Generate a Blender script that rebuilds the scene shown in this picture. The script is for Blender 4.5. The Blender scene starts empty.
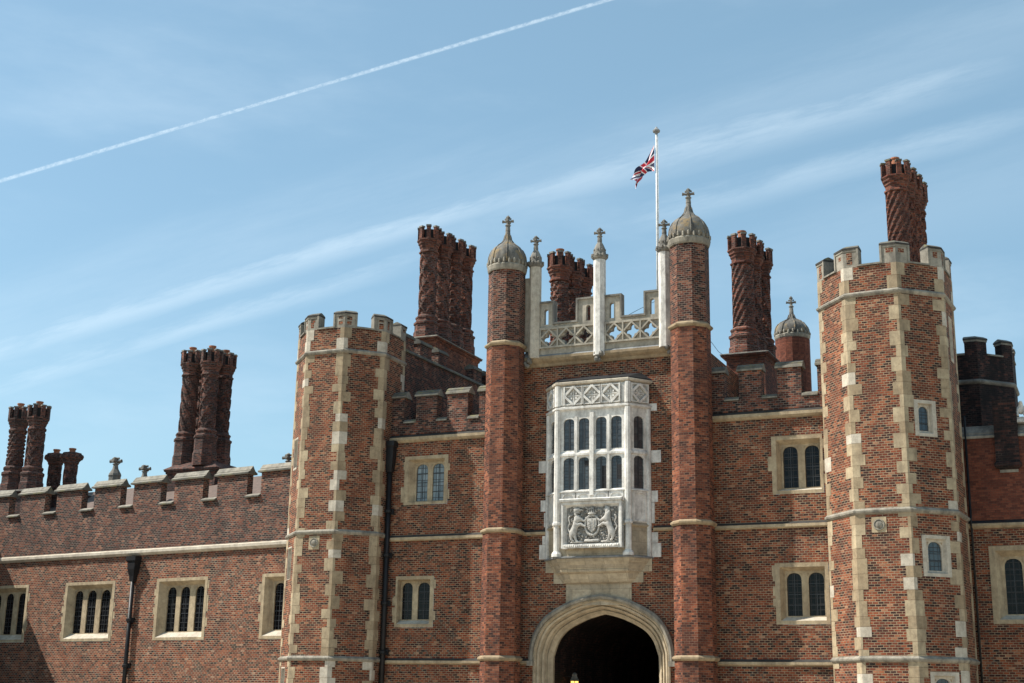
import bpy, bmesh, math, random
from mathutils import Vector, Matrix
from mathutils.geometry import tessellate_polygon
random.seed(11)
R_ = math.radians
scene = bpy.context.scene
COL = scene.collection

# ------------------------------------------------------------------ camera
cam = bpy.data.objects.new('camera', bpy.data.cameras.new('camera'))
COL.objects.link(cam)
YAW, PITCH, ROLL = 0.4194, 0.2583, 0.0177
fw = Vector((-math.sin(YAW), math.cos(YAW), 0)); rt = Vector((math.cos(YAW), math.sin(YAW), 0)); up = Vector((0, 0, 1))
F_ = fw*math.cos(PITCH)+up*math.sin(PITCH); U_ = up*math.cos(PITCH)-fw*math.sin(PITCH)
RR, UU = rt*math.cos(ROLL)+U_*math.sin(ROLL), U_*math.cos(ROLL)-rt*math.sin(ROLL)
M = Matrix((RR, UU, -F_)).transposed().to_4x4(); M.translation = Vector((14.7152, -40, 1.65))
cam.matrix_world = M
cam.data.sensor_width = 36; cam.data.sensor_fit = 'HORIZONTAL'
cam.data.lens = 1372.6*36/1024
cam.data.clip_start = .5; cam.data.clip_end = 6000
scene.camera = cam
CAMPOS = M.translation.copy()

# ------------------------------------------------------------------ sun, sky
SUN_AZ, SUN_EL = R_(68), R_(49.5)      # azimuth to the left of the facade's outward normal (-y)
sdir = Vector((-math.sin(SUN_AZ)*math.cos(SUN_EL), -math.cos(SUN_AZ)*math.cos(SUN_EL), math.sin(SUN_EL)))
sl = bpy.data.lights.new('sun', 'SUN'); sl.energy = 4.7; sl.angle = R_(.5); sl.color = (1, .94, .84)
so = bpy.data.objects.new('sun', sl); COL.objects.link(so)
so.rotation_euler = (-sdir).to_track_quat('-Z', 'Y').to_euler()
so.location = sdir*60
scene.view_settings.view_transform = 'Standard'; scene.view_settings.look = 'None'
scene.view_settings.exposure = 0.74; scene.view_settings.gamma = 1

world = bpy.data.worlds.new('World'); scene.world = world; world.use_nodes = True
class NT:
    def __init__(s, tree): s.t = tree; s.n = tree.nodes; s.l = tree.links
    def new(s, ty, **kw):
        n = s.n.new(ty)
        for k, v in kw.items(): setattr(n, k, v)
        return n
    def link(s, a, b): s.l.new(a, b)
    def math(s, op, a, b=None, c=None, clamp=False):
        n = s.new('ShaderNodeMath', operation=op, use_clamp=clamp)
        for i, v in enumerate((a, b, c)):
            if v is None: continue
            if isinstance(v, (int, float)): n.inputs[i].default_value = v
            else: s.link(v, n.inputs[i])
        return n.outputs[0]
    def vmath(s, op, a, b=None):
        n = s.new('ShaderNodeVectorMath', operation=op)
        for i, v in enumerate((a, b)):
            if v is None: continue
            if isinstance(v, (tuple, list, Vector)): n.inputs[i].default_value = tuple(v)
            else: s.link(v, n.inputs[i])
        return n.outputs['Value'] if op == 'DOT_PRODUCT' else n.outputs[0]
    def noise(s, vec, scale, detail=4, rough=.55, dim='3D'):
        n = s.new('ShaderNodeTexNoise', noise_dimensions=dim)
        s.link(vec, n.inputs['Vector'])
        n.inputs['Scale'].default_value = scale; n.inputs['Detail'].default_value = detail; n.inputs['Roughness'].default_value = rough
        return n.outputs['Fac']
    def smooth(s, v, a, b, lo=0, hi=1):
        n = s.new('ShaderNodeMapRange', interpolation_type='SMOOTHSTEP')
        s.link(v, n.inputs['Value'])
        for k, x in (('From Min', a), ('From Max', b), ('To Min', lo), ('To Max', hi)): n.inputs[k].default_value = x
        return n.outputs[0]
    def mix(s, f, a, b, mode='MIX'):
        n = s.new('ShaderNodeMix', data_type='RGBA', blend_type=mode)
        for k, v in (('Factor', f), ('A', a), ('B', b)):
            i = next(q for q in n.inputs if q.name == k and q.enabled)
            if isinstance(v, (int, float)): i.default_value = v
            elif isinstance(v, (tuple, list)): i.default_value = (*v, 1) if len(v) == 3 else v
            else: s.link(v, i)
        return next(q for q in n.outputs if q.enabled)
    def ramp(s, v, stops, interp='LINEAR'):
        n = s.new('ShaderNodeValToRGB'); s.link(v, n.inputs[0]); e = n.color_ramp.elements
        n.color_ramp.interpolation = interp
        while len(e) < len(stops): e.new(.5)
        for q, (p, c) in zip(e, stops): q.position = p; q.color = (*c, 1)
        return n.outputs[0]

def build_world():
    w = NT(world.node_tree); w.n.clear()
    out = w.new('ShaderNodeOutputWorld'); bg = w.new('ShaderNodeBackground')
    sky = w.new('ShaderNodeTexSky', sky_type='NISHITA', sun_disc=False)
    sky.sun_elevation = SUN_EL
    sky.sun_rotation = math.atan2(sdir.x, sdir.y)
    sky.air_density = 1.0; sky.dust_density = 1.0; sky.ozone_density = .8; sky.altitude = 20
    bg.inputs['Strength'].default_value = .088
    tc = w.new('ShaderNodeTexCoord').outputs['Generated']
    col = sky.outputs[0]
    def ray(px, py): return (RR*(px-512)+UU*(341.5-py)+F_*1372.6).normalized()
    def band(p0, p1, half, strength, amount, soft=1.0, stretch=6, seed=0, col=None, s0=None, s1=None):
        a, b = ray(*p0), ray(*p1)
        n = a.cross(b).normalized(); t = (b-a).normalized(); m = t.cross(n)
        d = w.vmath('DOT_PRODUCT', tc, n); along = w.vmath('DOT_PRODUCT', tc, t)
        c = w.new('ShaderNodeCombineXYZ')
        w.link(w.math('MULTIPLY', along, 1/stretch), c.inputs[0]); w.link(d, c.inputs[1]); c.inputs[2].default_value = seed
        nz = w.noise(c.outputs[0], .8/half, 8, .68)
        if soft > .5:                                   # feathered cirrus band
            d2 = w.math('ADD', d, w.math('MULTIPLY', w.math('SUBTRACT', nz, .5), half*1.3))
        else:
            d2 = w.math('ADD', d, w.math('MULTIPLY', w.math('SUBTRACT', nz, .5), half*.5))
        f = w.smooth(w.math('ABSOLUTE', d2), half*(.0 if soft > .5 else .25), half, 1, 0)
        f = w.math('MULTIPLY', f, w.smooth(nz, .25, .7, 1-amount, 1))
        fwd = w.smooth(w.vmath('DOT_PRODUCT', tc, a.lerp(b, .5).normalized()), .2, .6)
        f = w.math('MULTIPLY', f, fwd)
        ln = b.dot(t)-a.dot(t)                          # fade out beyond the streak's two ends
        if s0 is not None: f = w.math('MULTIPLY', f, w.smooth(w.math('ABSOLUTE', w.math('SUBTRACT', along, (a.dot(t)+b.dot(t))/2)), ln*s0, ln*s1, 1, 0))
        return w.math('MULTIPLY', f, strength)
    masks = [band((0, 181), (608, 0), .0018, .46, .85, soft=0, stretch=1.6, seed=1),
             band((-200, 412), (560, 182), .014, .34, .75, seed=2, s0=.38, s1=.75), band((430, 224), (1024, 62), .020, .30, .8, seed=3, s0=.25, s1=.62),
             band((-150, 434), (420, 258), .012, .28, .8, seed=4, s0=.35, s1=.6), band((600, 232), (1050, 113), .017, .22, .8, seed=5, s0=.3, s1=.6),
             band((0, 330), (420, 205), .05, .13, .8, seed=6), band((300, 380), (1024, 190), .05, .09, .8, seed=7)]
    tot = masks[0]
    for m in masks[1:]: tot = w.math('MAXIMUM', tot, m)
    z = w.new('ShaderNodeMapping'); w.link(tc, z.inputs[0]); z.inputs['Scale'].default_value = (1, 1, 3.5)
    veil = w.smooth(w.noise(z.outputs[0], 3.2, 6, .6), .42, .85, 0, .22)
    tot = w.math('MAXIMUM', tot, veil)
    col = w.mix(.21, col, (5.3, 7.0, 8.0))
    col = w.mix(1, col, (.835, 1.0, 1.005), 'MULTIPLY')
    col = w.mix(tot, col, (7.0, 8.1, 8.8))
    w.link(col, bg.inputs['Color']); w.link(bg.outputs[0], out.inputs[0])
build_world()

# ------------------------------------------------------------------ materials
MATS = {}
def new_mat(name):
    m = bpy.data.materials.new(name); m.use_nodes = True; m.node_tree.nodes.clear()
    w = NT(m.node_tree); out = w.new('ShaderNodeOutputMaterial'); p = w.new('ShaderNodeBsdfPrincipled')
    w.link(p.outputs[0], out.inputs[0]); MATS[name] = m
    return m, w, p
def brick_mat(name, stops, mortar, h=.067, bw=.155, ms=.0085, diaper=0, blotch=.35, soot=0, soot_col=(.035, .03, .03), pale=0):
    m, w, p = new_mat(name)
    uv = w.new('ShaderNodeUVMap').outputs[0]; obj = w.new('ShaderNodeTexCoord').outputs['Object']
    # a little waviness so that courses are not ruler-straight
    nv = w.new('ShaderNodeTexNoise'); w.link(uv, nv.inputs['Vector']); nv.inputs['Scale'].default_value = 3.5; nv.inputs['Detail'].default_value = 2
    off = w.vmath('MULTIPLY', w.vmath('SUBTRACT', nv.outputs['Color'], (.5, .5, .5)), (.03, .022, 0))
    uvw = w.vmath('ADD', uv, off)
    b = w.new('ShaderNodeTexBrick', offset=.5, squash=1)
    w.link(uvw, b.inputs['Vector'])
    b.inputs['Color1'].default_value = (0, 0, 0, 1); b.inputs['Color2'].default_value = (1, 1, 1, 1); b.inputs['Mortar'].default_value = (.5, .5, .5, 1)
    b.inputs['Scale'].default_value = 1; b.inputs['Mortar Size'].default_value = ms; b.inputs['Mortar Smooth'].default_value = .25
    b.inputs['Brick Width'].default_value = bw; b.inputs['Row Height'].default_value = h; b.inputs['Bias'].default_value = 0
    col = w.ramp(b.outputs['Color'], stops)
    if diaper:
        s = w.new('ShaderNodeSeparateXYZ'); w.link(uvw, s.inputs[0])
        row = w.math('FLOOR', w.math('DIVIDE', s.outputs[1], h)); hd = bw/2
        j = w.math('FLOOR', w.math('DIVIDE', w.math('ADD', s.outputs[0], w.math('MULTIPLY', w.math('MODULO', row, 2), hd/2)), hd))
        d1 = w.math('COMPARE', w.math('MODULO', w.math('ADD', w.math('ADD', j, row), 8000), 10), 1, .6)
        d2 = w.math('COMPARE', w.math('MODULO', w.math('ADD', w.math('SUBTRACT', j, row), 8000), 10), 1, .6)
        dm = w.math('MAXIMUM', d1, d2)
        msk = w.smooth(w.noise(uv, .5, 3), .40, .56)
        rnd = w.new('ShaderNodeTexWhiteNoise', noise_dimensions='2D')
        cc = w.new('ShaderNodeCombineXYZ'); w.link(j, cc.inputs[0]); w.link(row, cc.inputs[1]); w.link(cc.outputs[0], rnd.inputs['Vector'])
        keep = w.math('GREATER_THAN', rnd.outputs['Value'], .22)
        f = w.math('MULTIPLY', w.math('MULTIPLY', w.math('MULTIPLY', dm, msk), keep), diaper)
        col = w.mix(f, col, (.075, .066, .06))
    fine = w.noise(obj, 14, 4, .65)
    col = w.mix(.55, col, w.ramp(fine, [(.25, (.45, .45, .47)), (.75, (1.35, 1.3, 1.25))]), 'MULTIPLY')
    big = w.noise(obj, .8, 5, .6)
    mcol = w.mix(w.smooth(w.noise(obj, 2.3, 4), .3, .7), mortar, tuple(c*.55 for c in mortar))
    col = w.mix(b.outputs['Fac'], col, mcol)
    col = w.mix(blotch, col, w.ramp(big, [(.26, (.30, .28, .29)), (.5, (1, 1, 1)), (.72, (1.4, 1.28, 1.15))]), 'MULTIPLY')
    if pale:
        pm = w.smooth(w.noise(obj, 1.4, 6, .7), .58, .75, 0, pale); col = w.mix(pm, col, (.42, .36, .30))
    if soot:
        mp = w.new('ShaderNodeMapping'); w.link(obj, mp.inputs[0]); mp.inputs['Scale'].default_value = (1.3, 1.3, .35)
        sm = w.smooth(w.noise(mp.outputs[0], 1.6, 6, .65), .36, .66, 0, soot); col = w.mix(sm, col, soot_col)
    w.link(col, p.inputs['Base Color']); p.inputs['Roughness'].default_value = .9; p.inputs['Specular IOR Level'].default_value = .2
    bp = w.new('ShaderNodeBump'); bp.inputs['Distance'].default_value = .012; bp.inputs['Strength'].default_value = .8
    ht = w.math('ADD', w.math('SUBTRACT', 1, b.outputs['Fac']), w.math('MULTIPLY', fine, .5))
    w.link(ht, bp.inputs['Height']); w.link(bp.outputs[0], p.inputs['Normal'])
    return m
RED = [(0, (.026, .015, .014)), (.15, (.05, .02, .016)), (.34, (.12, .034, .02)), (.65, (.185, .047, .023)), (.88, (.255, .072, .033)), (.96, (.30, .115, .058)), (1, (.35, .2, .125))]
PLUM = [(0, (.022, .014, .014)), (.28, (.05, .023, .02)), (.6, (.14, .044, .029)), (.86, (.22, .068, .038)), (1, (.31, .155, .10))]
ORANGE = [(0, (.035, .017, .015)), (.28, (.11, .034, .021)), (.65, (.205, .06, .031)), (1, (.32, .115, .06))]
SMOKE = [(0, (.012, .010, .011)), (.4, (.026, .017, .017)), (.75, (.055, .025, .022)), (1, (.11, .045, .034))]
MORT = (.37, .275, .18)
brick_mat('red_brick', RED, MORT, diaper=.75, blotch=.5, soot=.18)
brick_mat('tower_brick', RED, MORT, diaper=.3, blotch=.5, soot=.18)
brick_mat('wing_brick', [(p, (c[0]*.9, c[1]*.96, c[2]*1.05)) for p, c in RED], (.36, .28, .20), diaper=.75, blotch=.45, pale=.14)
brick_mat('wing_parapet_brick', [(p, (c[0]*.86, c[1]*.84, c[2]*.82)) for p, c in PLUM], (.26, .215, .175), diaper=.4, blotch=.45, soot=.35, pale=.12)
brick_mat('parapet_brick', PLUM, (.24, .20, .165), blotch=.5, soot=.6, soot_col=(.02, .017, .017))
brick_mat('orange_brick', ORANGE, (.26, .16, .11), ms=.007, blotch=.6, soot=.45, soot_col=(.06, .035, .03))
brick_mat('turret_top_brick', [(p, tuple(v*.8 for v in c)) for p, c in PLUM], (.25, .19, .15), blotch=.35, soot=.2)
brick_mat('chimney_brick', [(0, (.03, .016, .014)), (.35, (.095, .032, .022)), (.75, (.2, .056, .032)), (1, (.31, .10, .058))], (.21, .16, .135), ms=.011, blotch=.5, soot=.4)
brick_mat('dark_chimney_brick', [(0, (.024, .015, .014)), (.4, (.075, .029, .023)), (.75, (.15, .05, .034)), (1, (.25, .09, .056))], (.16, .125, .11), ms=.011, blotch=.5, soot=.5)
brick_mat('red_chimney_brick', [(0, (.05, .02, .016)), (.4, (.12, .038, .026)), (.75, (.185, .055, .034)), (1, (.27, .095, .055))], (.17, .11, .085), ms=.01, blotch=.5, soot=.4)
brick_mat('soot_shade_brick', SMOKE, (.07, .055, .05), blotch=.5, soot=.9, soot_col=(.010, .009, .010))  # sooty turret and pier; also paints the deep shade of the passage
brick_mat('rubbed_brick', [(0, (.09, .032, .023)), (.5, (.155, .047, .029)), (1, (.21, .07, .042))], (.16, .075, .052), ms=.006, blotch=.4, soot=.2)

def stone_mat(name, a, b, dirt=(.12, .11, .095), amount=.5, ashlar=False, streak=True, rough=.85, lichen=None, scale=1.0):
    m, w, p = new_mat(name)
    obj = w.new('ShaderNodeTexCoord').outputs['Object']
    n1 = w.noise(obj, 1.7*scale, 6, .6)
    col = w.mix(w.smooth(n1, .3, .7), a, b)
    fine = w.noise(obj, 18*scale, 4, .7)
    col = w.mix(.4, col, w.ramp(fine, [(.2, (.62, .61, .6)), (.8, (1.2, 1.2, 1.2))]), 'MULTIPLY')
    mid = w.noise(obj, 5.5*scale, 5, .7)
    col = w.mix(.6, col, w.ramp(mid, [(.3, (.5, .48, .46)), (.5, (.95, .95, .95)), (.7, (1.25, 1.24, 1.22))]), 'MULTIPLY')
    if ashlar:
        uv = w.new('ShaderNodeUVMap').outputs[0]
        bk = w.new('ShaderNodeTexBrick', offset=.5); w.link(uv, bk.inputs['Vector'])
        bk.inputs['Color1'].default_value = (.8, .8, .8, 1); bk.inputs['Color2'].default_value = (1.1, 1.08, 1.05, 1); bk.inputs['Mortar'].default_value = (.6, .58, .54, 1)
        bk.inputs['Scale'].default_value = 1; bk.inputs['Mortar Size'].default_value = .006; bk.inputs['Brick Width'].default_value = .62; bk.inputs['Row Height'].default_value = .34
        col = w.mix(.9, col, bk.outputs['Color'], 'MULTIPLY')
    mp = w.new('ShaderNodeMapping'); w.link(obj, mp.inputs[0])
    mp.inputs['Scale'].default_value = (2.2, 2.2, .45) if streak else (1.5, 1.5, 1.5)
    dm = w.smooth(w.noise(mp.outputs[0], 1.9*scale, 6, .68), .42, .72, 0, amount)
    col = w.mix(dm, col, dirt)
    if lichen:
        lm = w.smooth(w.noise(obj, 2.6*scale, 5, .7), .5, .64, 0, .75); col = w.mix(lm, col, lichen)
    w.link(col, p.inputs['Base Color']); p.inputs['Roughness'].default_value = rough; p.inputs['Specular IOR Level'].default_value = .25
    bp = w.new('ShaderNodeBump'); bp.inputs['Distance'].default_value = .01; bp.inputs['Strength'].default_value = .5
    w.link(fine, bp.inputs['Height']); w.link(bp.outputs[0], p.inputs['Normal'])
    return m
stone_mat('cream_stone', (.44, .355, .235), (.33, .255, .165), dirt=(.15, .115, .08), amount=.55)
stone_mat('tan_stone', (.36, .28, .18), (.27, .20, .125), dirt=(.12, .095, .07), amount=.5)
stone_mat('pale_stone', (.53, .475, .39), (.43, .375, .30), amount=.3)
stone_mat('arch_stone', (.47, .385, .27), (.38, .305, .21), amount=.3, ashlar=False)
stone_mat('block_stone', (.44, .375, .28), (.365, .305, .22), amount=.22, ashlar=True)
stone_mat('white_stone', (.72, .70, .66), (.58, .555, .515), dirt=(.17, .16, .15), amount=.6)
stone_mat('parapet_stone', (.40, .36, .295), (.31, .28, .23), dirt=(.10, .095, .085), amount=.5)
stone_mat('grey_stone', (.33, .30, .245), (.22, .20, .165), dirt=(.075, .07, .062), amount=.75)
stone_mat('weathered_stone', (.25, .235, .205), (.155, .145, .13), dirt=(.045, .043, .042), amount=.65)
stone_mat('mossy_coping', (.16, .15, .125), (.10, .095, .082), dirt=(.035, .034, .032), amount=.6, lichen=(.17, .155, .075))
stone_mat('pale_coping', (.29, .265, .22), (.19, .175, .145), dirt=(.055, .052, .047), amount=.6)
stone_mat('dome_stone', (.20, .188, .165), (.10, .095, .086), dirt=(.05, .048, .047), amount=.9, lichen=(.24, .17, .085), scale=1.3)
stone_mat('carved_ground', (.20, .19, .175), (.30, .285, .26), dirt=(.05, .048, .045), amount=.6, scale=2)
stone_mat('carved_figure', (.52, .50, .465), (.40, .38, .35), dirt=(.12, .115, .11), amount=.5, scale=2)
stone_mat('soot_stone', (.06, .056, .05), (.035, .033, .031), dirt=(.018, .017, .016), amount=.6)
stone_mat('lead_sheet', (.27, .275, .275), (.18, .185, .19), dirt=(.06, .06, .06), amount=.5, rough=.6)
stone_mat('dark_lead', (.035, .038, .042), (.022, .024, .027), dirt=(.012, .012, .013), amount=.5, rough=.5)
stone_mat('iron_black', (.016, .016, .018), (.012, .012, .013), dirt=(.03, .024, .02), amount=.25, rough=.45)
stone_mat('oak_boards', (.06, .04, .026), (.04, .027, .018), amount=.3)
stone_mat('gravel', (.50, .44, .35), (.42, .365, .285), amount=.15, streak=False)
stone_mat('terracotta', (.40, .16, .085), (.30, .115, .065), amount=.35)
stone_mat('white_paint', (.62, .62, .61), (.52, .52, .51), amount=.08, rough=.4)
stone_mat('roof_tile', (.17, .12, .10), (.115, .085, .072), dirt=(.09, .08, .07), amount=.5, scale=3)
def flat_mat(name, c, rough=.6, emit=None, metal=0, spec=.5):
    m, w, p = new_mat(name)
    obj = w.new('ShaderNodeTexCoord').outputs['Object']
    col = w.mix(.35, c, w.ramp(w.noise(obj, 9, 3), [(.3, (.8, .8, .8)), (.7, (1.1, 1.1, 1.1))]), 'MULTIPLY')
    w.link(col, p.inputs['Base Color']); p.inputs['Roughness'].default_value = rough; p.inputs['Metallic'].default_value = metal
    p.inputs['Specular IOR Level'].default_value = spec
    if emit: p.inputs['Emission Color'].default_value = (*emit[:3], 1); p.inputs['Emission Strength'].default_value = emit[3]
    return m
flat_mat('flag_blue', (.010, .014, .06), .75); flat_mat('flag_red', (.45, .018, .035), .75); flat_mat('flag_white', (.72, .71, .73), .75)
flat_mat('lamp_glow', (.9, .75, .3), .4, emit=(1, .62, .12, 1.3))
flat_mat('void_dark', (.012, .012, .014), .9); flat_mat('bar_dark', (.02, .022, .026), .5)
flat_mat('brass', (.5, .36, .14), .35, metal=.8)
def glass_mat(name, c1, c2, lead, gw=.13, gh=.17, rough=.12, spec=.5):
    m, w, p = new_mat(name)
    uv = w.new('ShaderNodeUVMap').outputs[0]
    b = w.new('ShaderNodeTexBrick', offset=0); w.link(uv, b.inputs['Vector'])
    b.inputs['Color1'].default_value = (*c1, 1); b.inputs['Color2'].default_value = (*c2, 1); b.inputs['Mortar'].default_value = (*lead, 1)
    b.inputs['Scale'].default_value = 1; b.inputs['Mortar Size'].default_value = .011; b.inputs['Brick Width'].default_value = gw; b.inputs['Row Height'].default_value = gh
    b.inputs['Mortar Smooth'].default_value = .3
    w.link(b.outputs['Color'], p.inputs['Base Color'])
    w.link(w.smooth(b.outputs['Fac'], 0, 1, rough, .6), p.inputs['Roughness']); p.inputs['Specular IOR Level'].default_value = spec
    bp = w.new('ShaderNodeBump'); bp.inputs['Distance'].default_value = .004; bp.inputs['Strength'].default_value = .35
    obj = w.new('ShaderNodeTexCoord').outputs['Object']
    w.link(w.math('ADD', w.noise(obj, 5, 2), w.math('MULTIPLY', b.outputs['Fac'], .5)), bp.inputs['Height']); w.link(bp.outputs[0], p.inputs['Normal'])
    return m
glass_mat('dark_glass', (.002, .0025, .003), (.007, .008, .0095), (.028, .028, .028), spec=.18)
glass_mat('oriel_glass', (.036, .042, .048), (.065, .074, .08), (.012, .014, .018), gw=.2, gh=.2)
glass_mat('pale_glass', (.10, .125, .135), (.20, .235, .25), (.02, .022, .026), gw=.14, gh=.2)
glass_mat('slit_glass', (.035, .05, .062), (.06, .08, .095), (.012, .014, .018))

# ------------------------------------------------------------------ mesh building
class G:
    """collects faces; build() links them as ONE mesh object"""
    def __init__(s): s.F = []
    def face(s, pts, mi=0, uv=None, smooth=False): s.F.append(([Vector(p) for p in pts], mi, uv, smooth))
    def box(s, x0, x1, y0, y1, z0, z1, mi=0, T=None):
        T = T or (lambda a, z, d: (a, d, z))
        c = [[[Vector(T(x, z, y)) for z in (z0, z1)] for y in (y0, y1)] for x in (x0, x1)]
        for q in (((0,0,0),(1,0,0),(1,0,1),(0,0,1)), ((1,0,0),(1,1,0),(1,1,1),(1,0,1)), ((1,1,0),(0,1,0),(0,1,1),(1,1,1)),
                  ((0,1,0),(0,0,0),(0,0,1),(0,1,1)), ((0,0,1),(1,0,1),(1,1,1),(0,1,1)), ((0,1,0),(1,1,0),(1,0,0),(0,0,0))):
            s.face([c[i][j][k] for i, j, k in q], mi)
    def loft(s, rings, mi=0, cap0=True, cap1=True, smooth=False, uvf=None):
        n = len(rings[0])
        for r0, r1 in zip(rings, rings[1:]):
            for i in range(n):
                j = (i+1) % n
                q = [r0[i], r0[j], r1[j], r1[i]]
                s.face(q, mi, [uvf(i, r0[i]), uvf(i+1, r0[j]), uvf(i+1, r1[j]), uvf(i, r1[i])] if uvf else None, smooth)
        if cap0: s.face(list(reversed(rings[0])), mi)
        if cap1: s.face(rings[-1], mi)
    def prism(s, poly, z0, z1, mi=0, poly2=None):
        s.loft([[(x, y, z0) for x, y in poly], [(x, y, z1) for x, y in (poly2 or poly)]], mi)
    def oct(s, cx, cy, prof, mi=0, n=8, ph=22.5, cap0=True, cap1=True, smooth=False):
        s.loft([[(cx+r*math.sin(R_(ph+360/n*k)), cy-r*math.cos(R_(ph+360/n*k)), z) for k in range(n)] for r, z in prof], mi, cap0, cap1, smooth)
    def plate(s, outer, holes, T, d0, d1, mi=0, back=False, sides=True, mi_side=None):
        loops = [outer]+holes; flat = [p for l in loops for p in l]
        tris = tessellate_polygon([[Vector((a, z, 0)) for a, z in l] for l in loops])
        for t in tris:
            s.face([T(*flat[i], d0) for i in t], mi)
            if back: s.face([T(*flat[i], d1) for i in t], mi)
        ms = mi if mi_side is None else mi_side
        for li, l in enumerate(loops):
            if li == 0 and not sides: continue
            for p, q in zip(l, l[1:]+l[:1]): s.face([T(*p, d0), T(*q, d0), T(*q, d1), T(*p, d1)], ms)
    def tube(s, pts, r, n=8, mi=0, smooth=True):
        pts = [Vector(p) for p in pts]; rs = r if isinstance(r, (list, tuple)) else [r]*len(pts); rings = []
        for i, p in enumerate(pts):
            d = (pts[min(i+1, len(pts)-1)]-pts[max(i-1, 0)]).normalized()
            a = d.orthogonal().normalized() if abs(d.z) < .99 else Vector((1, 0, 0)); b = d.cross(a)
            rings.append([p+(a*math.cos(2*math.pi*k/n)+b*math.sin(2*math.pi*k/n))*rs[i] for k in range(n)])
        s.loft(rings, mi, smooth=smooth)
    def blob(s, c, r, mi=0, n=6, m=4, smooth=True):
        rx, ry, rz = r if isinstance(r, (tuple, list)) else (r, r, r)
        s.loft([[(c[0]+rx*math.sin(math.pi*j/m)*math.cos(2*math.pi*k/n), c[1]+ry*math.sin(math.pi*j/m)*math.sin(2*math.pi*k/n), c[2]-rz*math.cos(math.pi*j/m)) for k in range(n)]
                for j in [.12]+list(range(1, m))+[m-.12]], mi, smooth=smooth)
    def build(s, name, mats, parent=None, origin=None, kind=None):
        """vertices are given in the parent's frame (or the world's when there is no parent)"""
        if isinstance(mats, str): mats = [mats]
        bm = bmesh.new(); ul = bm.loops.layers.uv.new('UVMap')
        off = Vector(origin) if origin is not None else Vector()
        for pts, mi, uv, sm in s.F:
            try: f = bm.faces.new([bm.verts.new(p-off) for p in pts])
            except ValueError: continue
            f.material_index = mi; f.smooth = sm
            if uv is None:
                f.normal_update(); n = f.normal
                if abs(n.z) < .75:
                    t = Vector((-n.y, n.x, 0)); t.normalize()
                    if t.x < -1e-6 or (abs(t.x) < 1e-6 and t.y < 0): t = -t
                    v = n.cross(t); v = -v if v.z < 0 else v
                    uv = [(p.dot(t), p.dot(v) if abs(n.z) > .2 else p.z) for p in pts]
                else: uv = [(p.x, p.y) for p in pts]
            for l, q in zip(f.loops, uv): l[ul].uv = q
        bmesh.ops.remove_doubles(bm, verts=bm.verts[:], dist=1e-5)
        bmesh.ops.recalc_face_normals(bm, faces=bm.faces[:])
        me = bpy.data.meshes.new(name); bm.to_mesh(me); bm.free()
        for m in mats: me.materials.append(MATS[m])
        o = bpy.data.objects.new(name, me); COL.objects.link(o)
        if parent: o.parent = parent
        if origin is not None: o.location = off
        if kind: o['kind'] = kind
        return o
def tag(o, label, cat, group=None):
    o['label'] = label; o['category'] = cat
    if group: o['group'] = group
    return o
def thing(name, label, cat, loc=(0, 0, 0), rz=0, group=None):
    o = bpy.data.objects.new(name, None); COL.objects.link(o)
    o.location = loc; o.rotation_euler = (0, 0, rz); o.empty_display_size = .3
    return tag(o, label, cat, group)
def off2(a, b): return Vector(a)+Vector(b)

def flat_T(x0=0., y0=0.):                     # wall facing -y: a along x, d inwards
    return lambda a, z, d: Vector((x0+a, y0+d, z))
def facet_T(cx, cy, psi, apo):                # facet whose outward normal is turned psi degrees from -y
    n = Vector((math.sin(R_(psi)), -math.cos(R_(psi)), 0)); t = Vector((math.cos(R_(psi)), math.sin(R_(psi)), 0)); c = Vector((cx, cy, 0))
    return lambda a, z, d: c+n*(apo-d)+t*a+Vector((0, 0, z))
def rect(a0, a1, z0, z1): return [(a0, z0), (a1, z0), (a1, z1), (a0, z1)]
def light_poly(a0, a1, z0, z1, rise=.5, n=8, power=.8):
    w = (a1-a0)/2; c = (a0+a1)/2; zs = z1-rise*2*w
    arc = []
    for k in range(2*n+1):
        th = math.pi*k/(2*n); x = math.cos(th); y = math.sin(th)
        arc.append((c+w*math.copysign(abs(x)**power, x), zs+(z1-zs)*(y**.9)))
    return [(a0, z0), (a1, z0)]+arc

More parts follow.
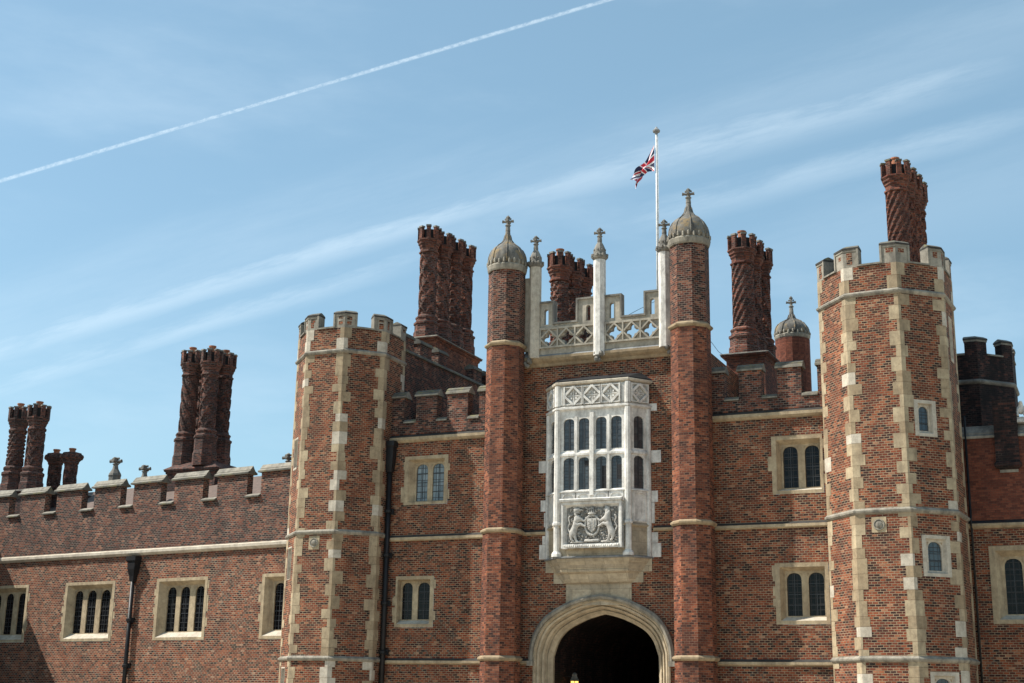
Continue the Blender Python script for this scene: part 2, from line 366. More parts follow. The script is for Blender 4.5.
def window(parent, T, a0, a1, z0, z1, lights, lz0, lz1, border=.13, stone='cream_stone', glass='dark_glass', depth=.2, rise=.5, vbar=True, jogs=0, hb=4, name='window', proud=.012):
    """stone surround with splayed reveal, mullions, arched lights and one pane per light"""
    g = G()
    i0, i1, k0, k1 = a0+border, a1-border, z0+border*.75, z1-border*.8
    b0, b1, c0, c1 = lights[0][0]-.05, lights[-1][1]+.05, lz0-.03, lz1+.06
    i0, i1 = min(i0, b0-.02), max(i1, b1+.02); k1 = max(k1, c1+.01); k0 = min(k0, c0-.03)
    g.plate(rect(a0, a1, z0, z1), [rect(i0, i1, k0, k1)], T, -proud, .0)
    fr = rect(i0, i1, k0, k1); bk = rect(b0, b1, c0, c1)
    for i in range(4):
        j = (i+1) % 4
        g.face([T(*fr[i], -proud), T(*fr[j], -proud), T(*bk[j], depth), T(*bk[i], depth)], 1 if i == 0 else 0)
    g.plate(bk, [light_poly(l0, l1, lz0, lz1, rise) for l0, l1 in lights], T, depth, depth+.055)
    for l0, l1 in lights:                                        # flat darker triangles painting the shade of sunk spandrels
        ww = l1-l0
        for sx in (-1, 1):
            cx = (l0+l1)/2+sx*ww*.42; q = [(cx, lz1-.01), (cx+sx*ww*.14, lz1-.01), (cx+sx*ww*.14, lz1-ww*.22)]
            g.face([T(a, z, depth-.003) for a, z in q], 2)
    for jn in range(jogs):
        sd = random.choice((-1, 1)); zz = random.uniform(z0+.1, z1-.35); hh = random.uniform(.2, .32); ww = random.uniform(.05, .13)
        e = a0+.006 if sd < 0 else a1-.006
        g.box(min(e, e+sd*ww), max(e, e+sd*ww), -proud+.003+.0012*jn, .02, zz, zz+hh, 0, T)
    o = g.build(name, [stone, 'pale_stone' if stone != 'weathered_stone' else stone, 'tan_stone'], parent)
    for l0, l1 in lights:
        p = G()
        p.plate(light_poly(l0-.01, l1+.01, lz0-.01, lz1+.01, rise), [], T, depth+.045, depth+.06)
        c = (l0+l1)/2
        if vbar: p.box(c-.011, c+.011, depth+.032, depth+.043, lz0, lz1-.02, 1, T)
        for k in range(1, hb+1):
            zz = lz0+(lz1-lz0)*k/(hb+1)
            p.box(l0, l1, depth+.03, depth+.0435, zz-.009, zz+.009, 1, T)
        p.build('pane', [glass, 'bar_dark'], o)
    return o
def strip(g, T, a0, a1, prof, mi=0):
    """moulding: prof is a list of (d, z), swept from a0 to a1"""
    n = len(prof)
    for i in range(n):
        j = (i+1) % n
        g.face([T(a0, prof[i][1], prof[i][0]), T(a1, prof[i][1], prof[i][0]), T(a1, prof[j][1], prof[j][0]), T(a0, prof[j][1], prof[j][0])], mi if not callable(mi) else mi(i))
    g.face([T(a0, z, d) for d, z in prof], mi if not callable(mi) else mi(0)); g.face([T(a1, z, d) for d, z in prof], mi if not callable(mi) else mi(0))
def string_prof(z0, z1, p=.1): return [(.02, z0), (-p*.55, z0+.015), (-p, z0+.045), (-p, z1-.095), (.02, z1)]
def coping(g, T, a0, a1, d0, d1, z, h=.16, e=.06, mi=0, mi_edge=None):
    """two-step weathered coping over a wall d0..d1 thick"""
    me = mi if mi_edge is None else mi_edge
    pr = [(d0-e, z), (d0-e, z+.055), (d0+.02, z+.12), (d0+.02, z+.15), ((d0+d1)/2, z+h+.09), (d1-.02, z+.12), (d1+e, z+.055), (d1+e, z)]
    strip(g, T, a0-e, a1+e, pr, lambda i: me if i == 0 else mi)

# ------------------------------------------------------------------ stone cross finial
def finial_mesh(g, x, y, z0, z1, s=1.0, mi=0, ball=True):
    h = z1-z0
    g.oct(x, y, [(.09*s, z0), (.075*s, z0+h*.3), (.105*s, z0+h*.34), (.105*s, z0+h*.38), (.06*s, z0+h*.42), (.05*s, z0+h*.8), (.075*s, z0+h*.86), (.08*s, z0+h*.91), (.045*s, z0+h*.95), (.03*s, z1)], mi)
    za = z0+h*.62
    for k in range(4):
        a = R_(90*k+10); dx, dy = math.cos(a), math.sin(a)
        g.tube([(x, y, za-.02*s), (x+dx*.12*s, y+dy*.12*s, za), (x+dx*.2*s, y+dy*.2*s, za+.01*s)], [.045*s, .04*s, .06*s], 6, mi, smooth=False)
        g.blob((x+dx*.09*s, y+dy*.09*s, za+.09*s), .04*s, mi, 5, 3, False)

# ------------------------------------------------------------------ SETTING: ground
g = G(); g.face([(-1500, -1500, 0), (1500, -1500, 0), (1500, 1500, 0), (-1500, 1500, 0)]); g.build('ground', 'gravel', kind='structure')

# ------------------------------------------------------------------ octagonal battlemented towers
VCEN = 22.5
def oct_v(cx, cy, R, k): a = R_(22.5+45*k); return Vector((cx+R*math.sin(a), cy-R*math.cos(a), 0))
def corner_poly(cx, cy, R, k, wl, wr, e=0., th=.05):
    """plan of a block wrapping vertex k: wl along the facet before it, wr along the one after it, pushed out by e"""
    V = oct_v(cx, cy, R, k); n1 = Vector((math.sin(R_(45*k)), -math.cos(R_(45*k)), 0)); n2 = Vector((math.sin(R_(45*k+45)), -math.cos(R_(45*k+45)), 0))
    t1 = Vector((math.cos(R_(45*k)), math.sin(R_(45*k)), 0)); t2 = Vector((math.cos(R_(45*k+45)), math.sin(R_(45*k+45)), 0))
    b = (n1+n2).normalized(); c = math.cos(R_(22.5))
    pts = [V-t1*wl+n1*e, V+b*(e/c), V+t2*wr+n2*e, V+t2*wr-n2*th, V-b*(th/c), V-t1*wl-n1*th]
    return [(p.x, p.y) for p in pts]
def octagonal_tower(name, label, cx, cy, R, strings, ztop, zc, zm, windows=(), boss=True, brick='tower_brick', parapet='tower_brick', quoins=True, stones=('cream_stone', 'pale_stone', 'tan_stone'), cop='mossy_coping', slit=None, string_stone='grey_stone', group='octagonal battlemented towers', merlon_stone='grey_stone'):
    t = thing(name, label, 'tower', (cx, cy, 0), group=group)
    X = Y = 0.; apo = R*math.cos(R_(22.5)); side = R*math.sin(R_(22.5))
    g = G()
    for k in range(8):
        holes = [rect(w['a0'], w['a1'], w['z0'], w['z1']) for w in windows if w['psi'] % 360 == 45*k]
        g.plate(rect(-side, side, 0, ztop), holes, facet_T(X, Y, 45*k, apo), 0, .35, sides=False)
    g.oct(X, Y, [(R-.4, ztop-.2), (R-.4, ztop-.05)])
    g.build('wall', brick, t)
    for w in windows:
        window(t, facet_T(X, Y, w['psi'], apo), w['a0']+.002, w['a1']-.002, w['z0']+.002, w['z1']-.002, w['lights'], w['lz0'], w['lz1'], border=w.get('border', .12), glass=w.get('glass', 'slit_glass'), stone=w.get('stone', 'cream_stone'), depth=.09, vbar=w.get('vbar', False), hb=2)
    if quoins:
        for k in range(8):
            q = G(); z = .02; flip = k % 2; 
            while z < ztop-.12:
                h = random.choice((.27, .3, .33, .36, .42)); h = min(h, ztop-.1-z)
                a, b = (.30, .13) if flip else (.14, .28)
                a += random.uniform(-.09, .08); b += random.uniform(-.08, .09); flip = 1-flip
                if random.random() < .12: a = b = .27
                q.prism(corner_poly(X, Y, R, k, a, b, .007, .05), z, z+h-.007, random.choice((0, 0, 0, 2, 2, 0, 2)) if random.random() > .09 else 1); z += h
            q.build('quoin', list(stones), t)
    for zt in strings:
        s = G(); s.oct(X, Y, [(R-.02, zt-.19), (R+.03, zt-.17), (R+.07, zt-.13), (R+.08, zt-.085), (R-.02, zt)])
        s.build('string_course', string_stone, t)
    # parapet ring and merlons
    p = G(); Rp = R+.005; th = .34
    for k in range(8):
        V0, V1 = oct_v(X, Y, Rp, k), oct_v(X, Y, Rp, k+1); f = (Rp-th)/Rp; W0, W1 = V0*f, V1*f
        for a, b in ((V0, V1), (W1, W0)): p.face([a+Vector((0, 0, ztop-.1)), b+Vector((0, 0, ztop-.1)), b+Vector((0, 0, zc)), a+Vector((0, 0, zc))])
        p.face([V0+Vector((0, 0, zc)), V1+Vector((0, 0, zc)), W1+Vector((0, 0, zc)), W0+Vector((0, 0, zc))])
    par = p.build('parapet', parapet, t)
    if quoins:
        for k in range(8):
            q = G(); z = ztop+.01
            for a, b in ((.28, .14), (.15, .26)):
                q.prism(corner_poly(X, Y, Rp, k, a, b, .007, .05), z, min(z+(zc-ztop)/2-.008, zc), random.choice((0, 1, 2, 1))); z += (zc-ztop)/2
            q.build('quoin', list(stones), t)
    m = 2*R*math.sin(R_(22.5))*.278
    for k in range(8):
        s = G()                                             # crenel sill between this merlon and the next
        T = facet_T(X, Y, 45*k, Rp*math.cos(R_(22.5))); hw = side-m
        strip(s, T, -hw+.001, hw-.001, [(-.05, zc+.002), (-.05, zc+.05), (.12, zc+.11), (th-.1, zc+.11), (th, zc+.05), (th, zc+.002)], lambda i: 1 if i in (0,) else 0)
        s.build('sill', [cop, 'pale_coping'], par)
        q = G()
        q.prism(corner_poly(X, Y, Rp, k, m, m, 0, th), zc+.001, zm-.15)
        if merlon_stone != parapet:                         # patches of brick left between the ashlar
            for sx in (-1, 1):
                T = facet_T(X, Y, 45*k if sx < 0 else 45*k+45, Rp*math.cos(R_(22.5)))
                ac = (side-m*.42) if sx < 0 else (-side+m*.42)
                for b in range(2):
                    if random.random() < .88:
                        zz = zc+.06+b*.2+random.uniform(0, .05); q.box(ac-random.uniform(.05, .11), ac+random.uniform(.05, .11), -.004, .02, zz, min(zz+random.choice((.12, .19)), zm-.24), 1, T)
            for sx in (-1, 1):                               # stone lining of the crenel
                T = facet_T(X, Y, 45*k if sx < 0 else 45*k+45, Rp*math.cos(R_(22.5)))
                ac = (side-m) if sx < 0 else (-side+m)
                q.box(min(ac, ac-sx*.0)-.03, ac+.03, -.035, th+.01, zc+.003, zm-.152, 2, T)
        mo = q.build('merlon', [merlon_stone, parapet, 'pale_coping'], par)
        c = G(); z = zm-.15
        P0 = corner_poly(X, Y, Rp, k, m+.035, m+.035, .035, th+.035); P1 = corner_poly(X, Y, Rp, k, m+.03, m+.03, -.02, th-.02); P2 = corner_poly(X, Y, Rp, k, m+.01, m+.01, -th*.42, th*.55)
        PB = corner_poly(X, Y, Rp, k, m+.02, m+.02, .018, th+.02)
        c.loft([[(x, y, z-.065) for x, y in PB], [(x, y, z-.0005) for x, y in PB]], 2)
        c.loft([[(x, y, z) for x, y in P0], [(x, y, z+.05) for x, y in P0]], 1)
        c.loft([[(x, y, z+.0502) for x, y in P0], [(x, y, z+.09) for x, y in P1], [(x, y, z+.15) for x, y in P2]], 0)
        c.build('coping', [cop, 'soot_stone', 'pale_coping'], mo)
    if boss:
        a0, a1, z0, z1 = boss
        T = facet_T(X, Y, 0, apo); b = G(); b.box(a0, a1, -.012, .03, z0, z1, 0, T)
        c = ((a0+a1)/2, (z0+z1)/2)
        ring = [[T(c[0]+r*math.cos(2*math.pi*i/16), c[1]+r*math.sin(2*math.pi*i/16), d) for i in range(16)] for r, d in ((.16, -.012), (.155, -.04), (.13, -.045), (.115, -.02), (.1, -.02), (.085, -.05), (.06, -.07), (.02, -.075))]
        b.loft(ring, 1, cap0=False, smooth=True)
        b.build('carved_boss', ['cream_stone', 'grey_stone'], t)
    return t
TR, TY = 1.876, .067
ZS = lambda z: 1.65+(z-1.65)*1.0152
def win1(psi, a0, a1, z0, z1, **k):
    z0, z1 = ZS(z0), ZS(z1)
    d = dict(psi=psi, a0=a0, a1=a1, z0=z0, z1=z1, lights=[(a0+.2, a1-.2)], lz0=z0+.17, lz1=z1-.17, border=.12, stone='pale_stone'); d.update(k); return d
def slit(psi, a0, a1, z0, z1): return win1(psi, a0, a1, z0, z1, lights=[(a0+.09, a1-.09)], lz0=z0+.1, lz1=z1-.1, border=.06)
octagonal_tower('octagonal_tower', 'red brick octagonal tower with pale quoins standing between the long wing and the gatehouse', -9.26, TY, TR, (ZS(3.03), ZS(6.97), ZS(12.93)), ZS(12.9), ZS(13.62), ZS(14.24),
    windows=[slit(-45, -.32, .2, 9.1, 10.1), slit(-45, -.36, .18, 5.45, 6.5), slit(-45, -.36, .18, 1.7, 2.68)], boss=(-.22, .18, 6.39, 6.82))
rtow = octagonal_tower('octagonal_tower', 'red brick octagonal tower with pale quoins and small arched windows, below a tall red chimney', 8.93, TY, 1.95, (ZS(3.06), ZS(6.95), ZS(13.06)), ZS(13.03), ZS(13.78), ZS(14.46),
    windows=[win1(45, -.44, .26, 8.87, 9.88), win1(45, -.44, .44, 5.1, 6.2, lights=[(-.2, .22)]), win1(45, -.42, .46, 1.6, 2.65), slit(90, -.22, .24, 11.3, 12.5)], boss=(-.3, .1, 6.34, 6.76))
rtow.rotation_euler = (0, 0, R_(-4))
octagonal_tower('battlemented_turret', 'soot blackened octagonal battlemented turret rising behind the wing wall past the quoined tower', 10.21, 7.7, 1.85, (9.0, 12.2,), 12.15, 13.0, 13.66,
    boss=None, brick='soot_shade_brick', parapet='soot_shade_brick', quoins=False, cop='weathered_stone', string_stone='weathered_stone', merlon_stone='soot_shade_brick', group=None)

# ------------------------------------------------------------------ the gatehouse
gh = thing('gatehouse', 'red brick gatehouse with slim domed turrets, white oriel window and dark arched gateway', 'gatehouse', (0, 0, 0))
FT = flat_T()
def smooth_curve(pts, n=5):
    out = []
    for i in range(len(pts)-1):
        p0, p1, p2, p3 = (Vector(pts[max(i-1, 0)]), Vector(pts[i]), Vector(pts[i+1]), Vector(pts[min(i+2, len(pts)-1)]))
        for k in range(n):
            t = k/n
            out.append(tuple(.5*((2*p1)+(-p0+p2)*t+(2*p0-5*p1+4*p2-p3)*t*t+(-p0+3*p1-3*p2+p3)*t**3)))
    return out+[tuple(pts[-1])]
def mirror(half): return [(-x, z) for x, z in half]+[(x, z) for x, z in reversed(half[:-1])]
A_IN = mirror(smooth_curve([(1.71, 0), (1.71, 1.5), (1.71, 2.9), (1.665, 3.22), (1.51, 3.6), (1.2, 3.92), (.65, 4.19), (.27, 4.31), (0, 4.37)]))
A_MID = mirror(smooth_curve([(2.2, 0), (2.2, 1.5), (2.2, 3.0), (2.15, 3.42), (1.95, 3.90), (1.62, 4.24), (.95, 4.60), (.42, 4.75), (0, 4.81)]))
H_IN = mirror(smooth_curve([(2.2, 2.95), (2.15, 3.42), (1.95, 3.90), (1.62, 4.24), (.95, 4.60), (.42, 4.75), (0, 4.81)]))
H_OUT = mirror(smooth_curve([(2.35, 2.95), (2.30, 3.44), (2.08, 3.97), (1.72, 4.36), (1.02, 4.73), (.45, 4.88), (0, 4.945)]))
def sweep(g, A, B, prof, mi=0):
    """prof: (t, d) with t from curve A to curve B"""
    rows = [[(a[0]*(1-t)+b[0]*t, d, a[1]*(1-t)+b[1]*t) for a, b in zip(A, B)] for t, d in prof]
    for r0, r1 in zip(rows, rows[1:]):
        for i in range(len(A)-1): g.face([r0[i], r0[i+1], r1[i+1], r1[i]], mi, smooth=False)
WINS = [  # a0,a1,z0,z1,lights,lz0,lz1,glass
    (-6.95, -5.33, 7.95, 9.58, [(-6.60, -6.18), (-6.0, -5.57)], 8.1, 9.33, 'pale_glass'),
    (-7.12, -5.72, 3.99, 5.63, [(-6.98, -6.6), (-6.40, -5.96)], 4.25, 5.43, 'dark_glass'),
    (5.40, 6.92, 7.76, 9.50, [(5.70, 6.14), (6.35, 6.78)], 7.97, 9.21, 'dark_glass'),
    (5.39, 6.95, 4.0, 5.75, [(5.69, 6.12), (6.32, 6.77)], 4.25, 5.48, 'dark_glass')]
wall_holes = [rect(*w[:4]) for w in WINS]
gate_hole = [(x*1.0, max(z, .02)) for x, z in [(a[0]*.985+b[0]*.015, a[1]*.985+b[1]*.015) for a, b in zip(A_MID, A_IN)]]
g = G()
g.plate([(-7.6, 0.01), (7.18, 0.01), (7.18, 10.28), (3.35, 10.28), (3.35, 12.5), (-3.35, 12.5), (-3.35, 10.28), (-7.6, 10.28)], wall_holes+[gate_hole], FT, 0, .45)
# body behind the front: sides of the raised middle and the flat roofs
g.box(-3.35, -3.0, .46, 9, 10.2, 12.5); g.box(3.0, 3.35, .46, 9, 10.2, 12.5); g.box(-3.0, 3.0, 8.6, 9, 10.2, 12.5)
g.build('wall', 'red_brick', gh)
g = G(); g.box(-2.99, 2.99, .47, 8.58, 12.3, 12.42); g.box(-7.5, -3.36, .47, 10, 10.0, 10.14); g.box(3.36, 7.1, .47, 10, 10.0, 10.14); g.build('roof', 'lead_sheet', gh)
for w in WINS:
    window(gh, FT, w[0]+.002, w[1]-.002, w[2]+.002, w[3]-.002, w[4], w[5], w[6], border=.14, glass=w[7], depth=.2, jogs=7, hb=3)
# string courses on the flanks and beside the bay
for a0, a1 in ((-7.6, -3.64), (3.64, 7.18)):
    for z0, z1 in ((6.76, 6.98), (2.83, 3.04)):
        g = G(); strip(g, FT, a0, a1, string_prof(z0, z1, .09), lambda i: 1 if i == 3 else 0); g.build('string_course', ['cream_stone', 'soot_stone'], gh)
    g = G(); strip(g, FT, a0, a1, [(.02, 10.05), (-.06, 10.07), (-.12, 10.13), (-.12, 10.22), (.02, 10.32)], lambda i: 1 if i == 3 else 0); g.build('string_course', ['cream_stone', 'soot_stone'], gh)
for a0, a1, z0, z1 in ((-2.62, -1.83, 6.80, 7.0), (1.72, 2.62, 6.80, 7.0), (-2.62, -2.35, 2.83, 3.04), (2.35, 2.62, 2.83, 3.04)):
    g = G(); strip(g, FT, a0, a1, string_prof(z0, z1, .09), lambda i: 1 if i == 3 else 0); g.build('string_course', ['cream_stone', 'soot_stone'], gh)
g = G()
strip(g, FT, -2.62, 2.62, [(.02, 12.24), (-.05, 12.26), (-.10, 12.34), (-.2, 12.4), (-.26, 12.47), (-.26, 12.55), (-.04, 12.78), (.3, 12.80), (.3, 12.52), (.02, 12.505)], lambda i: 1 if i in (5, 6) else 0)
for x in (-2.5, .03, 2.45):
    for q in range(9): g.blob((x+random.uniform(-.16, .16), -.26+random.uniform(-.08, .05), 12.4+random.uniform(-.16, .14)), random.uniform(.06, .1), 2, 6, 4, False)
g.build('cornice', ['tan_stone', 'lead_sheet', 'weathered_stone'], gh)
# flank battlements
def battlement(parent, T, a0, a1, merlons, z0, zc, zm, th, brick, cop=('mossy_coping', 'pale_coping'), sill=True, d0=0., ch=.24, e=.055):
    g = G(); g.box(a0, a1, d0, d0+th, z0, zc, 0, T); par = g.build('parapet', brick, parent)
    for m0, m1 in merlons:
        q = G(); q.box(m0, m1, d0, d0+th, zc+.001, zm-ch, 0, T); mo = q.build('merlon', brick, par)
        c = G(); coping(c, T, m0+.0, m1-.0, d0, d0+th, zm-ch+.001, ch-.09, e, 0, 1); c.build('coping', list(cop), mo)
    for (p0, p1), (q0, q1) in zip(merlons, merlons[1:]):
        s = G(); strip(s, T, p1+.002, q0-.002, [(d0-e, zc+.002), (d0-e, zc+.045), (d0+.05, zc+.13), (d0+th-.05, zc+.13), (d0+th, zc+.04), (d0+th, zc+.002)], lambda i: 1 if i == 0 else 0); s.build('sill', list(cop), par)
    return par
battlement(gh, FT, -7.6, -3.4, [(-7.6, -7.05), (-6.60, -5.82), (-5.43, -4.67), (-4.26, -3.5)], 10.325, 10.72, 11.85, .36, 'parapet_brick')
battlement(gh, FT, 3.4, 7.18, [(3.5, 4.0), (4.46, 5.16), (5.64, 6.37), (6.85, 7.17)], 10.325, 10.68, 11.82, .36, 'parapet_brick')
# gateway arch and passage
g = G()
sweep(g, A_MID, A_IN, [(-.02, .02), (0, -.05), (.10, -.065), (.15, -.02), (.18, .03), (.23, -.0), (.34, .02), (.40, .12), (.44, .16), (.49, .10), (.60, .16), (.66, .26), (.70, .30), (.75, .25), (.88, .34), (1, .40), (1, .52)])
for i in range(2): pass
arch = g.build('gateway_arch', ['arch_stone'], gh)
g = G(); sweep(g, H_IN, H_OUT, [(0.0, .01), (.02, -.12), (.5, -.15), (1, -.09), (1, .01)], 0)
for sx in (-1, 1): g.box(sx*2.27-.1, sx*2.27+.1, -.16, .01, 2.8, 2.95)
g.build('hood_mould', ['grey_stone'], arch)
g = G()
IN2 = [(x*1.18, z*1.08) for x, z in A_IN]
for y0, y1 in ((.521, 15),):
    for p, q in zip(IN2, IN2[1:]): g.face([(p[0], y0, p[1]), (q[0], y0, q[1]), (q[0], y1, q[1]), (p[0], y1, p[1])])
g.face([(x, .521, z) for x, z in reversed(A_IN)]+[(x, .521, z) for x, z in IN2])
g.build('passage', ['soot_shade_brick'], gh)  # near-black brick puts the gateway's unlit gloom into the wall colour
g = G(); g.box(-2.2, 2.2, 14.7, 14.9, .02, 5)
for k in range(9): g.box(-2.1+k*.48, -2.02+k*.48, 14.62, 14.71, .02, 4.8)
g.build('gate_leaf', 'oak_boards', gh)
# slim corner turrets with domes
def onion(g, cx, cy, z0, s, R=.62, ribs=.014):
    """leaf-crested drum, ogee dome"""
    pr = [(R+.005, z0), (R+.03, z0+.05*s), (R+.055, z0+.17*s), (R+.03, z0+.22*s)]
    g.oct(cx, cy, pr, 1, 16, 11.25)
    for k in range(24):
        a = 2*math.pi*k/24; g.blob((cx+(R+.025)*math.cos(a), cy+(R+.025)*math.sin(a), z0+.27*s+.03*(k % 2)), (.05, .05, .10*s), 1, 5, 3, False)
    prof = [(R*q, z0+h*s) for q, h in ((1., .2), (1.02, .40), (.99, .55), (.93, .67), (.82, .79), (.66, .89), (.48, .97), (.33, 1.05), (.22, 1.15), (.15, 1.32), (.11, 1.5))]
    g.oct(cx, cy, prof, 0, 32, 0, smooth=True)
    for k in range(8):                                        # rolled ribs
        a = R_(22.5+45*k); g.tube([(cx+(r+.005)*math.sin(a), cy-(r+.005)*math.cos(a), z) for r, z in prof[:-1]], [ribs*1.6]*7+[ribs*1.3, ribs, ribs], 6, 0)
def corner_turret(cx, seg, zt, tip, mats=('orange_brick', 'turret_top_brick')):
    cy, R = -.494, .62
    g = G()
    g.oct(cx, cy, [(R, 0), (R, zt[2])], 0, cap0=False, cap1=False); g.oct(cx, cy, [(R-.01, zt[2]), (R-.01, zt[3])], 1, cap0=False)
    tu = g.build('corner_turret', list(mats), gh)
    for z in zt[:3]:
        s = G(); s.oct(cx, cy, [(R-.02, z-.15), (R+.03, z-.135), (R+.075, z-.09), (R+.08, z-.045), (R-.02, z+.03)]); s.build('string_course', 'tan_stone', tu)
    d = G(); onion(d, cx, cy, zt[3], 1.03); d.build('dome', ['dome_stone', 'grey_stone'], tu)
    f = G(); finial_mesh(f, cx, cy, zt[3]+1.5, tip, .95); f.build('finial', 'weathered_stone', tu)
corner_turret(-3.12, 0, (3.06, 6.95, 12.98, 15.40), 17.45)
corner_turret(3.12, 0, (3.08, 6.98, 13.02, 15.55), 17.55)
# octagonal pinnacles
for x, zb, mt in ((-2.22, 12.5, 'pale_stone'), (.03, 12.42, 'white_stone'), (2.22, 12.5, 'white_stone')):
    g = G(); y = -.2
    g.oct(x, y, [(.2, zb), (.2, 15.6)]); pin = g.build('pinnacle', mt, gh)
    f = G(); f.oct(x, y, [(.2, 15.601), (.26, 15.66), (.27, 15.74), (.21, 15.78), (.205, 15.86), (.19, 15.98), (.13, 16.12), (.075, 16.22), (.065, 16.3)], 0)
    for k in range(8):
        a = R_(45*k); f.blob((x+.25*math.cos(a), y+.25*math.sin(a), 15.74), .06, 0, 5, 3, False); f.blob((x+.19*math.cos(a), y+.19*math.sin(a), 15.93), .035, 0, 5, 3, False)
    finial_mesh(f, x, y, 16.25, 16.72, .9); f.build('finial', 'weathered_stone', pin)
# return strip between turret and pinnacle
for a in (-2.62, 2.41): g = G(); g.box(a, a+.21, -.13, .12, 12.79, 15.3); g.build('return_wall', 'pale_stone', gh)
# openwork parapet
def openwork(x0, x1, steps, lancets, cells):
    zt, zl = 13.58, 12.805
    out = [(x0, 12.56), (x1, 12.56)]+steps
    holes = []
    cw = (x1-x0-.06)/cells
    g = G()
    for c in range(cells):
        cx = x0+.03+cw*(c+.5); cz = 13.13; hw, hh = cw*.43, .27
        pts = []
        for k in range(24):                                 # quatrefoil
            a = 2*math.pi*(k+.5)/24; r = .42+.58*abs(math.cos(2*a))**1.3
            pts.append((cx+hw*.92*r*math.cos(a), cz+hh*.92*r*math.sin(a)))
        holes.append(pts)
        for sx in (-1, 1):
            for sz in (-1, 1):
                T = lambda a, z, d: Vector((a, -.2+d, z))
                p, q = Vector((cx+sx*cw/2, cz)), Vector((cx, cz+sz*.3)); dr = (q-p).normalized(); nn = Vector((-dr.y, dr.x))*.026
                g.plate([tuple(p-nn), tuple(q-nn), tuple(q+nn), tuple(p+nn)], [], T, -.07-.002*(sx*sz), 0)
        g.box(cx-cw/2-.024, cx-cw/2+.024, -.276, -.2, zl+.05, 13.43)
    for c in lancets: holes.append(light_poly(c-.075, c+.075, 13.62, 14.14, .6, 5))
    g.plate(out, holes, lambda a, z, d: Vector((a, -.2+d, z)), 0, .16, back=True)
    g.box(x0, x1, -.278, -.202, zl+.002, zl+.06); g.box(x0, x1, -.27, -.202, 13.43, 13.5)
    o = g.build('openwork_parapet', 'parapet_stone', gh)
    c = G()                                                   # dark weathered capping following the steps
    tops = [p for p in steps]
    for p, q in zip(tops, tops[1:]):
        if abs(p[1]-q[1]) < .01: c.box(min(p[0], q[0])-.03, max(p[0], q[0])+.03, -.26, .02, p[1], p[1]+.06)
        else:
            s = .03; c.box(p[0]-s, p[0]+s, -.262, .022, min(p[1], q[1])+.061, max(p[1], q[1])-.001)
    c.build('capping', 'weathered_stone', o)
openwork(-2.03, -.16, [(-.16, 14.34), (-.74, 14.34), (-.74, 13.6), (-1.55, 13.6), (-1.55, 14.34), (-2.03, 14.34)], [-.36, -1.82], 3)
openwork(.22, 2.03, [(2.03, 14.34), (1.56, 14.34), (1.56, 13.6), (.76, 13.6), (.76, 14.34), (.22, 14.34)], [.44, 1.8], 3)
# ---- oriel window
xc = -.05; HF, HW, PJ = 1.16, 1.70, .62
FX0, FX1, WX0, WX1 = xc-HF, xc+HF, xc-.04-HW, xc-.0+HW-.04
cant = math.hypot(WX1-FX1, PJ)
def cant_T(p0, p1):
    p0, p1 = Vector((*p0, 0)), Vector((*p1, 0)); t = (p1-p0).normalized(); n = Vector((t.y, -t.x, 0)); L = (p1-p0).length
    return (lambda a, z, d: p0+t*a-n*d+Vector((0, 0, z))), L
TF, LF = cant_T((FX0, -PJ), (FX1, -PJ)); TRt, LR = cant_T((FX1, -PJ), (WX1, 0)); TLt, LL = cant_T((WX0, 0), (FX0, -PJ))
OZ0, OZ1 = 7.05, 10.62
ori = None; g = G(); panes = []
def oriel_face(T, L, centers, lw):
    lights = [(c-lw/2, c+lw/2) for c in centers]; holes = []
    for z0, z1 in ((8.09, 9.10), (9.33, 10.34)):
        for l0, l1 in lights:
            lp = light_poly(l0, l1, z0, z1, .36, 8, .88); holes.append(lp); panes.append((T, l0, l1, z0, z1))
    g.plate(rect(.0, L, OZ0, OZ1), holes, T, 0, .06)
    for l0, l1 in lights:                                     # blind arched panels below the lights, sunk tracery
        g.plate(rect(l0-.055, l1+.055, 7.08, 8.0), [light_poly(l0, l1, 7.12, 7.95, .4, 6, .72)], T, -.035, -.001)
    strip(g, T, 0, L, [(.0, 9.13), (-.05, 9.16), (-.05, 9.22), (.0, 9.30)]); strip(g, T, 0, L, [(0, 8.005), (-.06, 8.01), (-.06, 8.045), (0, 8.085)])
    return lights
c0 = HF
oriel_face(TF, LF, [c0-.785, c0-.285, c0+.285, c0+.785], .355); oriel_face(TRt, LR, [LR*.50], .36); oriel_face(TLt, LL, [LL*.50], .36)
for c in (c0-.535, c0+.535): g.box(c-.04, c+.04, -.045, .01, 8.05, 10.4, 0, TF)
g.box(c0-.065, c0+.065, -.085, .01, 7.9, 10.5, 0, TF)
for x, y, r in ((FX0, -PJ, .105), (FX1, -PJ, .105), (WX0+.03, -.03, .08), (WX1-.03, -.03, .08)): g.oct(x, y, [(r, 6.04), (r, 10.6)])
for x, y in ((FX0, -PJ), (FX1, -PJ)): g.oct(x, y, [(.17, 6.04), (.17, 6.12), (.12, 6.2)]); g.oct(x, y, [(.15, 7.0), (.15, 7.06), (.11, 7.12)])
def plan(e, hf=HF, hw=HW, pj=PJ, x=xc): return [(x-.04-hw-e, 0), (x-hf-e*.5, -pj-e), (x+hf+e*.5, -pj-e), (x-.04+hw+e, 0), (x-.04+hw+e, .12), (x-.04-hw-e, .12)]
def ploft(g, L, mi=0): g.loft([[(a, b, z) for a, b in p] for p, z in L], mi)
ori = g.build('oriel_window', ['white_stone'], gh)
